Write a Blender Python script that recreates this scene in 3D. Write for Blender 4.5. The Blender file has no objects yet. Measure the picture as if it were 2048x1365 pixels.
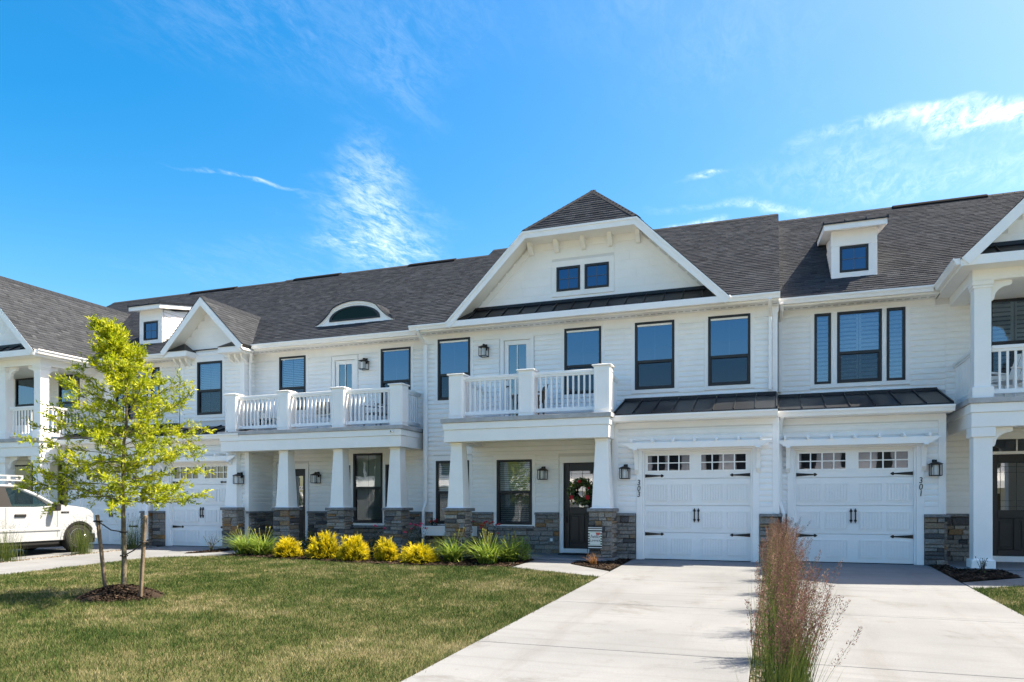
import bpy, bmesh, math, random
import numpy as np
from mathutils import Matrix, Vector

SC = bpy.context.scene
COL = SC.collection
R = math.radians
random.seed(7)
rng = np.random.default_rng(7)

# ------------------------------------------------------------------ camera
cam_d = bpy.data.cameras.new('camera')
cam_d.sensor_width = 36.0
cam_d.lens = 36.0 * 1455 / 2048
cam_d.shift_y = (1008 - 682.5) / 2048
cam_d.clip_end = 3000
cam = bpy.data.objects.new('camera', cam_d)
COL.objects.link(cam)
cam.location = (0, 0, 1.18)
cam.rotation_euler = (R(90), 0, R(19.88))
SC.camera = cam

# ------------------------------------------------------------------ sun and sky
SUN_AZ, SUN_EL = R(26), R(57)          # azimuth from +x towards +y
sdir = Vector((math.cos(SUN_EL)*math.cos(SUN_AZ), math.cos(SUN_EL)*math.sin(SUN_AZ), math.sin(SUN_EL)))
sl = bpy.data.lights.new('sun', 'SUN')
sl.energy = 2.3
sl.angle = R(0.53)
sl.color = (1.0, 0.98, 0.95)
so = bpy.data.objects.new('sun', sl)
so.rotation_euler = sdir.to_track_quat('Z', 'Y').to_euler()
so.location = (20, 10, 40)
COL.objects.link(so)

W = bpy.data.worlds.new('World'); SC.world = W; W.use_nodes = True
nt = W.node_tree; nt.nodes.clear()
def N(t, typ, **kw):
    n = t.nodes.new(typ)
    for k, v in kw.items(): setattr(n, k, v)
    return n
def link(t, a, b): t.links.new(a, b)
def mth(t, op, a, b=None, c=None, clamp=False):
    n = N(t, 'ShaderNodeMath', operation=op); n.use_clamp = clamp
    for i, v in enumerate((a, b, c)):
        if v is None: continue
        if isinstance(v, (int, float)): n.inputs[i].default_value = v
        else: link(t, v, n.inputs[i])
    return n.outputs[0]
def rng_map(t, v, a, b, c, d, smooth=True):
    n = N(t, 'ShaderNodeMapRange'); n.interpolation_type = 'SMOOTHSTEP' if smooth else 'LINEAR'
    link(t, v, n.inputs[0])
    for i, x in enumerate((a, b, c, d)): n.inputs[1+i].default_value = x
    return n.outputs[0]
def mixc(t, f, a, b, mode='MIX'):
    n = N(t, 'ShaderNodeMix', data_type='RGBA', blend_type=mode)
    for s, v in ((n.inputs[0], f), (n.inputs[6], a), (n.inputs[7], b)):
        if isinstance(v, (int, float)): s.default_value = v
        elif isinstance(v, (tuple, list)): s.default_value = (*v, 1) if len(v) == 3 else v
        else: link(t, v, s)
    return n.outputs[2]

sky = N(nt, 'ShaderNodeTexSky', sky_type='NISHITA')
sky.sun_disc = False
sky.sun_elevation = SUN_EL
sky.sun_rotation = R(90) - SUN_AZ
sky.altitude = 0; sky.air_density = 1.0; sky.dust_density = 1.9; sky.ozone_density = 1.2
hs = N(nt, 'ShaderNodeHueSaturation'); hs.inputs['Saturation'].default_value = 1.65; hs.inputs['Value'].default_value = 1.0
link(nt, sky.outputs[0], hs.inputs['Color'])
# thin high cirrus: noise on a flat cloud layer overhead (direction projected on a plane)
tc = N(nt, 'ShaderNodeTexCoord')
sx = N(nt, 'ShaderNodeSeparateXYZ'); link(nt, tc.outputs['Generated'], sx.inputs[0])
zz = mth(nt, 'MAXIMUM', sx.outputs[2], 0.03)
cx = N(nt, 'ShaderNodeCombineXYZ')
link(nt, mth(nt, 'DIVIDE', sx.outputs[0], zz), cx.inputs[0]); link(nt, mth(nt, 'DIVIDE', sx.outputs[1], zz), cx.inputs[1])
P = cx.outputs[0]
def noise(t, vec, scale, detail=6, rough=0.6, dist=0.0):
    n = N(t, 'ShaderNodeTexNoise'); n.inputs['Scale'].default_value = scale
    n.inputs['Detail'].default_value = detail; n.inputs['Roughness'].default_value = rough
    n.inputs['Distortion'].default_value = dist
    if vec is not None: link(t, vec, n.inputs['Vector'])
    return n.outputs[0]
def mapping(t, vec, loc=(0,0,0), rot=(0,0,0), scale=(1,1,1), typ='POINT'):
    n = N(t, 'ShaderNodeMapping', vector_type=typ)
    n.inputs['Location'].default_value = loc; n.inputs['Rotation'].default_value = rot; n.inputs['Scale'].default_value = scale
    link(t, vec, n.inputs['Vector']); return n.outputs[0]
streak = noise(nt, mapping(nt, P, rot=(0,0,R(-28)), scale=(5.5, 2.2, 1)), 2.4, 10, 0.68, 0.9)
fine = noise(nt, mapping(nt, P, rot=(0,0,R(-20)), scale=(9, 4, 1)), 3.2, 10, 0.74, 1.0)
tex = mth(nt, 'ADD', mth(nt, 'MULTIPLY', streak, 0.55), mth(nt, 'MULTIPLY', fine, 0.45))
warp = N(nt, 'ShaderNodeTexNoise'); warp.inputs['Scale'].default_value = 2.2; warp.inputs['Detail'].default_value = 4
link(nt, P, warp.inputs['Vector'])
wv = N(nt, 'ShaderNodeVectorMath', operation='MULTIPLY_ADD')
link(nt, warp.outputs['Color'], wv.inputs[0]); wv.inputs[1].default_value = (.55, .55, 0); link(nt, P, wv.inputs[2])
wsub = N(nt, 'ShaderNodeVectorMath', operation='SUBTRACT'); link(nt, wv.outputs[0], wsub.inputs[0]); wsub.inputs[1].default_value = (.275, .275, 0)
PW = wsub.outputs[0]
banks = [  # centre, half axes, turn, strength: separate banks of cirrus in the cloud layer
    ((-1.44, 2.44), (0.22, 0.40), 28, .50), ((-1.20, 2.00), (.10, .34), 28, .26), ((-1.56, 1.86), (.16, .020), 52, .36),
    ((.52, 2.20), (.36, .060), 6, .8), ((.42, 2.45), (.55, .20), 10, .17), ((-.20, 2.25), (.05, .028), 5, .5),
    ((-.31, 2.72), (.10, .04), 12, .55), ((-.05, 2.62), (.30, .05), 20, .3), ((-.78, 1.6), (.10, .22), 20, .06),
    ((1.9, 1.2), (.6, .3), 30, .7), ((-3.2, .6), (.9, .4), 60, .6), ((.4, -1.6), (.8, .4), 20, .7), ((-1.6, -2.2), (1.0, .5), -20, .7), ((2.5, -1.5), (.9, .4), 40, .6)]
acc = None
for c, s, r, a in banks:
    m = mapping(nt, PW, loc=(c[0], c[1], 0), rot=(0, 0, R(r)), scale=(s[0], s[1], 1), typ='TEXTURE')
    ln = N(nt, 'ShaderNodeVectorMath', operation='LENGTH'); link(nt, m, ln.inputs[0])
    g = rng_map(nt, ln.outputs['Value'], 0.0, 1.5, a, 0.0)
    acc = g if acc is None else mth(nt, 'ADD', acc, g)
veil = rng_map(nt, noise(nt, mapping(nt, P, loc=(4.3, 1.7, 0)), .55, 3, .5), .5, .8, 0.0, .12)
cov = mth(nt, 'ADD', acc, veil)
dens = mth(nt, 'MULTIPLY', cov, rng_map(nt, tex, .37, .70, 0.0, 1.0))
dens = mth(nt, 'MULTIPLY', mth(nt, 'MINIMUM', mth(nt, 'MULTIPLY', dens, .62), .85), rng_map(nt, sx.outputs[2], .03, .14, 0, 1))
ccol = mixc(nt, dens, hs.outputs[0], (9.4, 10.2, 11.8))
bg = N(nt, 'ShaderNodeBackground'); bg.inputs['Strength'].default_value = 0.0545
link(nt, ccol, bg.inputs[0])
wo = N(nt, 'ShaderNodeOutputWorld'); link(nt, bg.outputs[0], wo.inputs[0])

vs = SC.view_settings
vs.view_transform = 'Standard'; vs.look = 'None'; vs.gamma = 1.0; vs.use_curve_mapping = False
vs.exposure = 2.62
vs.use_white_balance = True; vs.white_balance_temperature = 8400; vs.white_balance_tint = 10
SC.cycles.max_bounces = 7; SC.cycles.diffuse_bounces = 4; SC.cycles.glossy_bounces = 3; SC.cycles.transparent_max_bounces = 12
SC.cycles.caustics_reflective = False; SC.cycles.caustics_refractive = False

# ------------------------------------------------------------------ materials
def mat(name, col, rough=.6, spec=.5, metal=0.0, var=0.0, vscale=8.0, bump=0.0, bscale=60.0, coat=0.0):
    m = bpy.data.materials.new(name); m.use_nodes = True
    t = m.node_tree; b = t.nodes['Principled BSDF']
    b.inputs['Base Color'].default_value = (*col, 1); b.inputs['Roughness'].default_value = rough
    b.inputs['Specular IOR Level'].default_value = spec; b.inputs['Metallic'].default_value = metal
    b.inputs['Coat Weight'].default_value = coat
    if var or bump:
        tcn = N(t, 'ShaderNodeTexCoord'); o = tcn.outputs['Object']
        g = N(t, 'ShaderNodeNewGeometry').outputs['Position']
        if var:
            f = noise(t, g, vscale, 6, .65)
            lo = tuple(c*(1-var) for c in col); hi = tuple(min(1, c*(1+var)) for c in col)
            link(t, mixc(t, rng_map(t, f, .3, .7, 0, 1), lo, hi), b.inputs['Base Color'])
        if bump:
            bn = N(t, 'ShaderNodeBump'); bn.inputs['Strength'].default_value = bump; bn.inputs['Distance'].default_value = .01
            link(t, noise(t, g, bscale, 4, .6), bn.inputs['Height']); link(t, bn.outputs[0], b.inputs['Normal'])
    return m
def rand_mat(name, stops, rough=.8, spec=.3, src='OBJ', noise_amt=.35, nscale=30, bump=.5, bscale=60, transl=0.0):
    """colour by a random value: per object, or from the mesh attribute 'rnd'"""
    m = bpy.data.materials.new(name); m.use_nodes = True
    t = m.node_tree; b = t.nodes['Principled BSDF']
    b.inputs['Roughness'].default_value = rough; b.inputs['Specular IOR Level'].default_value = spec
    if src == 'OBJ': v = N(t, 'ShaderNodeObjectInfo').outputs['Random']
    else: v = N(t, 'ShaderNodeAttribute', attribute_name='rnd').outputs['Fac']
    cr = N(t, 'ShaderNodeValToRGB'); e = cr.color_ramp.elements
    e[0].position = stops[0][0]; e[0].color = (*stops[0][1], 1); e[1].position = stops[-1][0]; e[1].color = (*stops[-1][1], 1)
    for p, c in stops[1:-1]:
        x = e.new(p); x.color = (*c, 1)
    link(t, v, cr.inputs[0]); c = cr.outputs[0]
    g = N(t, 'ShaderNodeNewGeometry').outputs['Position']
    if noise_amt:
        k = rng_map(t, noise(t, g, nscale, 5, .65), .3, .7, 1-noise_amt, 1+noise_amt)
        cc = N(t, 'ShaderNodeCombineXYZ')
        for i in range(3): link(t, k, cc.inputs[i])
        c = mixc(t, 1.0, c, cc.outputs[0], 'MULTIPLY')
    link(t, c, b.inputs['Base Color'])
    if bump:
        bn = N(t, 'ShaderNodeBump'); bn.inputs['Strength'].default_value = bump; bn.inputs['Distance'].default_value = .01
        link(t, noise(t, g, bscale, 5, .65), bn.inputs['Height']); link(t, bn.outputs[0], b.inputs['Normal'])
    if transl:
        tr = N(t, 'ShaderNodeBsdfTranslucent'); link(t, c, tr.inputs[0])
        mx = N(t, 'ShaderNodeMixShader'); mx.inputs[0].default_value = transl
        link(t, b.outputs[0], mx.inputs[1]); link(t, tr.outputs[0], mx.inputs[2])
        link(t, mx.outputs[0], t.nodes['Material Output'].inputs[0])
    return m
def glass_mat(name, refl, tint, trans):
    m = bpy.data.materials.new(name); m.use_nodes = True
    t = m.node_tree; t.nodes.remove(t.nodes['Principled BSDF'])
    gl = N(t, 'ShaderNodeBsdfGlossy'); gl.inputs['Roughness'].default_value = .01; gl.inputs['Color'].default_value = (*tint, 1)
    tr = N(t, 'ShaderNodeBsdfTransparent'); tr.inputs[0].default_value = (*trans, 1)
    g = N(t, 'ShaderNodeNewGeometry').outputs['Position']
    bn = N(t, 'ShaderNodeBump'); bn.inputs['Strength'].default_value = .05; bn.inputs['Distance'].default_value = .02
    link(t, noise(t, g, 1.6, 2, .5), bn.inputs['Height']); link(t, bn.outputs[0], gl.inputs['Normal'])
    mx = N(t, 'ShaderNodeMixShader'); mx.inputs[0].default_value = refl
    link(t, tr.outputs[0], mx.inputs[1]); link(t, gl.outputs[0], mx.inputs[2])
    link(t, mx.outputs[0], t.nodes['Material Output'].inputs[0])
    return m
def screen_mat():
    m = bpy.data.materials.new('insect_mesh'); m.use_nodes = True
    t = m.node_tree; t.nodes.remove(t.nodes['Principled BSDF'])
    d = N(t, 'ShaderNodeBsdfDiffuse'); d.inputs[0].default_value = (.012, .013, .016, 1)
    tr = N(t, 'ShaderNodeBsdfTransparent')
    mx = N(t, 'ShaderNodeMixShader'); mx.inputs[0].default_value = .42
    link(t, tr.outputs[0], mx.inputs[1]); link(t, d.outputs[0], mx.inputs[2]); link(t, mx.outputs[0], t.nodes['Material Output'].inputs[0])
    return m

M = {}
M['siding'] = mat('white_vinyl_siding', (.91, .905, .895), .5, .4, var=.025, vscale=2.2, bump=.06, bscale=40)
M['trim'] = mat('white_trim', (.91, .905, .895), .45, .4, var=.02, vscale=3)
M['door_white'] = mat('garage_white', (.89, .885, .875), .45, .4, var=.02, vscale=1.4)
M['core'] = mat('wall_sheathing', (.72, .72, .72), .7)
M['grey_trim'] = mat('grey_deck_trim', (.42, .42, .43), .7, .3, var=.12, vscale=5)
M['black'] = mat('black_frame', (.022, .023, .026), .45, .4)
M['iron'] = mat('black_iron', (.010, .010, .011), .5, .4)
M['door'] = mat('black_door', (.012, .014, .018), .4, .5, var=.1)
M['glass'] = glass_mat('coated_window_glass', .27, (.52, .70, .92), (.45, .54, .56))
M['glass_low'] = glass_mat('ground_window_glass', .16, (.8, .9, 1.0), (.6, .68, .66))
M['screen'] = screen_mat()
M['grille'] = mat('window_grille', (.10, .11, .12), .5)
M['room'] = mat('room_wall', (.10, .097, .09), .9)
M['vent'] = mat('ridge_vent_plastic', (.015, .015, .016), .95, .05)
M['blind'] = mat('white_blind', (.78, .79, .80), .6)
M['shade'] = mat('cream_shade', (.55, .56, .50), .8)
M['lamp_glass'] = mat('frosted_lamp_glass', (.72, .75, .75), .3, .5)
M['roof_deck'] = mat('roof_underlay', (.03, .03, .032), .9)
M['shingle'] = rand_mat('asphalt_shingle', [(0, (.026, .030, .037)), (.5, (.043, .049, .059)), (1, (.066, .074, .087))], .95, .12, 'ATTR', .28, 55, .5, 220)
M['metal'] = mat('black_standing_seam', (.010, .013, .018), .42, .5, .35, var=.1, vscale=4)
M['stone'] = rand_mat('ledge_stone', [(0, (.085, .083, .085)), (.10, (.10, .097, .097)), (.16, (.22, .205, .188)), (.42, (.275, .25, .222)), (.58, (.20, .188, .176)),
                     (.72, (.33, .30, .265)), (.84, (.24, .20, .165)), (.91, (.26, .175, .105)), (.96, (.32, .16, .065)), (1, (.22, .165, .125))], .85, .25, 'OBJ', .32, 34, .9, 50)
M['mortar'] = mat('stone_mortar', (.13, .125, .12), .95, .1)
M['cap'] = mat('stone_cap', (.20, .205, .21), .8, .3, var=.25, vscale=14, bump=.5)
M['gutter'] = mat('white_gutter', (.91, .905, .895), .35, .5)
M['red'] = mat('red_bloom', (.62, .015, .025), .6)
M['pink'] = mat('pink_bloom', (.78, .07, .22), .6)

# ------------------------------------------------------------------ mesh helpers
WM = {}
def fin(o, parent=None, kind=None):
    COL.objects.link(o)
    if parent is not None:
        o.parent = parent
        o.matrix_parent_inverse = WM.get(parent.name, Matrix.Identity(4)).inverted()
    if kind: o['kind'] = kind
    return o
def thing(name, label, cat, loc, group=None):
    e = bpy.data.objects.new(name, None); e.empty_display_size = .3
    e.location = loc; COL.objects.link(e)
    e['label'] = label; e['category'] = cat
    if group: e['group'] = group
    WM[e.name] = Matrix.Translation(loc)
    return e
def tag(o, label, cat, group=None):
    o['label'] = label; o['category'] = cat
    if group: o['group'] = group
    return o

class MB:
    def __init__(s, h=None): s.v = []; s.f = []; s.h = h
    def add(s, vs, fs):
        n = len(s.v); s.v += [tuple(p) for p in vs]; s.f += [tuple(i+n for i in f) for f in fs]; return s
    def box(s, x0, x1, y0, y1, z0, z1):
        return s.add([(x0,y0,z0),(x1,y0,z0),(x1,y1,z0),(x0,y1,z0),(x0,y0,z1),(x1,y0,z1),(x1,y1,z1),(x0,y1,z1)],
                     [(0,3,2,1),(4,5,6,7),(0,1,5,4),(1,2,6,5),(2,3,7,6),(3,0,4,7)])
    def prism(s, poly, d):
        """poly: 3-D points, d: extrusion vector"""
        n = len(poly); d = Vector(d)
        vs = [Vector(p) for p in poly] + [Vector(p)+d for p in poly]
        return s.add(vs, [tuple(range(n)), tuple(range(2*n-1, n-1, -1))] + [(i, (i+1) % n, n+(i+1) % n, n+i) for i in range(n)])
    def pxz(s, poly, y0, y1): return s.prism([(x, y0, z) for x, z in poly], (0, y1-y0, 0))
    def pyz(s, poly, x0, x1): return s.prism([(x0, y, z) for y, z in poly], (x1-x0, 0, 0))
    def pxy(s, poly, z0, z1): return s.prism([(x, y, z0) for x, y in poly], (0, 0, z1-z0))
    def frustum(s, cx, cy, z0, wx0, wy0, z1, wx1, wy1):
        return s.add([(cx+a*wx0/2, cy+b*wy0/2, z0) for a, b in ((-1,-1),(1,-1),(1,1),(-1,1))] + [(cx+a*wx1/2, cy+b*wy1/2, z1) for a, b in ((-1,-1),(1,-1),(1,1),(-1,1))],
                     [(0,3,2,1),(4,5,6,7),(0,1,5,4),(1,2,6,5),(2,3,7,6),(3,0,4,7)])
    def tube(s, pts, rad, n=8, closed=False, sq=False):
        pts = [Vector(p) for p in pts]; rings = []
        rr = rad if isinstance(rad, (list, tuple)) else [rad]*len(pts)
        k = len(pts)
        for i, p in enumerate(pts):
            if closed: d = pts[(i+1) % k]-pts[i-1]
            else: d = pts[min(i+1, k-1)]-pts[max(i-1, 0)]
            d.normalize(); up = Vector((0,0,1)) if abs(d.z) < .9 else Vector((0,1,0))
            a = d.cross(up).normalized(); b = a.cross(d).normalized()
            off = math.pi/4 if sq else 0
            rings.append([p + (a*math.cos(2*math.pi*j/n+off)+b*math.sin(2*math.pi*j/n+off))*rr[i] for j in range(n)])
        vs = [q for r in rings for q in r]; fs = []
        for i in range(k if closed else k-1):
            for j in range(n):
                a0 = i*n+j; a1 = i*n+(j+1) % n; b0 = ((i+1) % k)*n+j; b1 = ((i+1) % k)*n+(j+1) % n
                fs.append((a0, a1, b1, b0))
        if not closed: fs += [tuple(range(n-1, -1, -1)), tuple((k-1)*n+j for j in range(n))]
        return s.add(vs, fs)
    def lathe(s, prof, c, axis='z', n=16):
        """prof: (radius, along)"""
        vs = []
        for r, t in prof:
            for j in range(n):
                a = 2*math.pi*j/n; p = (r*math.cos(a), r*math.sin(a), t)
                if axis == 'x': p = (p[2], p[0], p[1])
                elif axis == 'y': p = (p[0], p[2], p[1])
                vs.append((c[0]+p[0], c[1]+p[1], c[2]+p[2]))
        k = len(prof); fs = []
        for i in range(k-1):
            for j in range(n): fs.append((i*n+j, i*n+(j+1) % n, (i+1)*n+(j+1) % n, (i+1)*n+j))
        fs += [tuple(range(n)), tuple((k-1)*n+j for j in range(n))]
        return s.add(vs, fs)
    def mesh(s, name, m=None, normals=True, smooth=False):
        v = s.v
        if s.h: v = [s.h.P(p) for p in v]
        me = bpy.data.meshes.new(name); me.from_pydata([tuple(p) for p in v], [], s.f)
        if normals:
            bm = bmesh.new(); bm.from_mesh(me); bmesh.ops.recalc_face_normals(bm, faces=bm.faces); bm.to_mesh(me); bm.free()
        if smooth: me.polygons.foreach_set('use_smooth', [True]*len(me.polygons))
        if m is not None: me.materials.append(M[m] if isinstance(m, str) else m)
        return me
    def build(s, name, m, parent=None, bevel=0, kind=None, smooth=False, normals=True, seg=1):
        o = bpy.data.objects.new(name, s.mesh(name, m, normals, smooth))
        if bevel:
            b = o.modifiers.new('bevel', 'BEVEL'); b.width = bevel; b.segments = seg; b.limit_method = 'ANGLE'; b.angle_limit = R(35)
        return fin(o, parent, kind)

def npmesh(name, verts, faces, m, parent=None, rnd=None, kind=None, smooth=False):
    """verts (n,3), faces (k,q) of equal size, rnd per vertex"""
    me = bpy.data.meshes.new(name); q = faces.shape[1]
    me.vertices.add(len(verts)); me.vertices.foreach_set('co', verts.astype(np.float32).ravel())
    me.loops.add(faces.size); me.loops.foreach_set('vertex_index', faces.astype(np.int32).ravel())
    me.polygons.add(len(faces)); me.polygons.foreach_set('loop_start', np.arange(0, faces.size, q, dtype=np.int32))
    if smooth: me.polygons.foreach_set('use_smooth', np.ones(len(faces), dtype=bool))
    if rnd is not None:
        a = me.attributes.new('rnd', 'FLOAT', 'POINT'); a.data.foreach_set('value', rnd.astype(np.float32))
    me.update(calc_edges=True); me.validate()
    me.materials.append(M[m] if isinstance(m, str) else m)
    o = bpy.data.objects.new(name, me)
    return fin(o, parent, kind)

def inst(name, me, parent, loc, scale=(1,1,1), rotz=0.0):
    o = bpy.data.objects.new(name, me); o.location = loc; o.scale = scale; o.rotation_euler = (0, 0, rotz)
    return fin(o, parent)

# shared unit meshes
def unit_board():
    b = MB(); b.pyz([(0,0),(-.031,0),(-.031,.05),(-.028,.56),(-.006,.82),(-.006,1.0),(0,1.0)], 0, 1)
    return b.mesh('siding_board', 'siding')
def unit_shake():
    b = MB(); b.pyz([(0,0),(-.010,0),(-.004,1.0),(0,1.0)], 0, 1)
    return b.mesh('shake', 'siding')
def unit_stone(seed):
    r = random.Random(seed); b = MB()
    j = lambda a: r.uniform(-a, a)
    # back rectangle, shoulder, front face smaller and uneven
    back = [(0,0,0),(1,0,0),(1,0,1),(0,0,1)]
    sh = [(x+j(.012), -.72+j(.1), z+j(.03)) for x, _, z in back]
    fr = [(x*(.93)+.035+j(.02), -1+j(.22), z*(.84)+.08+j(.05)) for x, _, z in back]
    v = back+sh+fr; f = [(0,1,2,3)]
    for a in (0, 4):
        for i in range(4): f.append((a+i, a+(i+1) % 4, a+4+(i+1) % 4, a+4+i))
    f.append((8,9,10,11)); b.add(v, f)
    return b.mesh('stone', 'stone')
BOARD = unit_board(); SHAKE = unit_shake(); STONES = [unit_stone(i) for i in range(9)]
ub = MB(); ub.box(-.5,.5,-.5,.5,0,1); BALUSTER = ub.mesh('baluster', 'trim')

# ------------------------------------------------------------------ house frame
class House:
    def __init__(s, label, org, sx=1, ox=0.0, oy=0.0):
        s.sx, s.ox, s.oy = sx, ox, oy
        s.e = thing('townhouse', label, 'house', org, 'row of white townhouses')
    def P(s, p): return (s.sx*p[0]+s.ox, p[1]+s.oy, p[2])
    def x(s, x): return s.sx*x+s.ox
    def mb(s): return MB(s)

def subtract(iv, holes):
    out = [iv]
    for a, b in holes:
        n = []
        for p, q in out:
            if b <= p or a >= q: n.append((p, q)); continue
            if a > p: n.append((p, a))
            if b < q: n.append((b, q))
        out = n
    return [(a, b) for a, b in out if b-a > .02]

def wall(h, x0, x1, Y, z0, z1, holes=(), thick=.16, name='wall', m='core'):
    """a front wall sheet with real openings"""
    b = h.mb()
    zs = sorted({z0, z1} | {min(max(v, z0), z1) for q in holes for v in (q[2], q[3])})
    for a, c in zip(zs, zs[1:]):
        if c-a < 1e-4: continue
        mid = (a+c)/2
        for p, q in subtract((x0, x1), [(t[0], t[1]) for t in holes if t[2] < mid < t[3]]): b.box(p, q, Y, Y+thick, a, c)
    return b.build(name, m, h.e)

def boards(h, par, x0, x1, Y, z0, z1, holes=(), expo=.116, face='front'):
    n = max(1, round((z1-z0)/expo)); e = (z1-z0)/n
    for i in range(n):
        z = z0+i*e; mid = z+e*.5
        for a, b in subtract((x0, x1), [(t[0], t[1]) for t in holes if t[2] < mid < t[3]]):
            if face == 'front':
                cuts = [a]
                while b-cuts[-1] > 2.6: cuts.append(cuts[-1]+random.uniform(1.2, 2.4))
                for ca, cb_ in zip(cuts, cuts[1:]+[b]):
                    inst('siding_board', BOARD, par, (min(h.x(ca), h.x(cb_))+.001, Y+h.oy-random.uniform(0, .0015), z), (cb_-ca-.002, 1, e))
            else:                       # side wall at x = Y running along y from x0 to x1
                sgn = h.sx*(1 if face == 'right' else -1)
                if sgn > 0: inst('siding_board', BOARD, par, (h.x(Y), a+h.oy, z), (b-a, 1, e), R(90))
                else: inst('siding_board', BOARD, par, (h.x(Y), b+h.oy, z), (b-a, 1, e), R(-90))

def shakes(h, par, poly, Y, expo, holes=(), lo=.35, hi=1.0):
    """shakes on a gable; poly in (x,z), convex"""
    z0 = min(p[1] for p in poly); z1 = max(p[1] for p in poly); n = max(1, int((z1-z0)/expo))
    e = (z1-z0)/n
    for i in range(n):
        za = z0+i*e; mid = za+e*.8
        xs = []
        for (ax, az), (bx, bz) in zip(poly, poly[1:]+poly[:1]):
            if (az-mid)*(bz-mid) < 0: xs.append(ax+(bx-ax)*(mid-az)/(bz-az))
        if len(xs) < 2: continue
        for a, b in subtract((min(xs), max(xs)), [(t[0], t[1]) for t in holes if t[2] < za+e*.5 < t[3]]):
            x = a
            while x < b-.01:
                w = min(random.uniform(lo, hi), b-x)
                if b-x-w < .12: w = b-x
                X = min(h.x(x), h.x(x+w))
                inst('shake', SHAKE, par, (X+.001, Y+h.oy-random.uniform(0, .0015), za), (w-.002, 1, e))
                x += w

def stones(h, par, a0, a1, plane, z0, z1, holes=(), face='front', rnd=random):
    z = z0
    while z < z1-.02:
        e = rnd.choice((.060, .075, .094, .115))
        if z1-z-e < .07: e = z1-z
        for p, q in subtract((a0, a1), [(t[0], t[1]) for t in holes if t[2] < z+e*.5 < t[3]]):
            x = p
            while x < q-.005:
                w = rnd.uniform(.13, .36)
                if q-x-w < .1: w = q-x
                me = rnd.choice(STONES); d = rnd.uniform(.045, .07); g = .004
                if face == 'front':
                    X = min(h.x(x), h.x(x+w))
                    inst('stone', me, par, (X+g, plane+h.oy, z+g), (w-2*g, d, e-2*g))
                else:
                    sgn = h.sx*(1 if face == 'right' else -1)
                    if sgn > 0: inst('stone', me, par, (h.x(plane), x+g+h.oy, z+g), (w-2*g, d, e-2*g), R(90))
                    else: inst('stone', me, par, (h.x(plane), x+w-g+h.oy, z+g), (w-2*g, d, e-2*g), R(-90))
                x += w
        z += e

def stone_wall(h, x0, x1, Y, z0, z1, holes=(), cap=True):
    b = h.mb(); 
    for p, q in subtract((x0, x1), [(t[0], t[1]) for t in holes if t[2] <= z0+.02]): b.box(p, q, Y-.022, Y+.02, z0, min([z1]+[t[2] for t in holes if t[2] > z0+.02]))
    o = b.build('stone_wall', 'mortar', h.e)
    stones(h, o, x0, x1, Y-.02, z0, z1, holes)
    if cap:
        for p, q in subtract((x0, x1), [(t[0], t[1]) for t in holes if t[3] > z1+.02]):
            c = h.mb(); c.box(p, q, Y-.115, Y-.001, z1, z1+.055); c.build('stone_cap', 'cap', o, bevel=.008)
    return o

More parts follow.
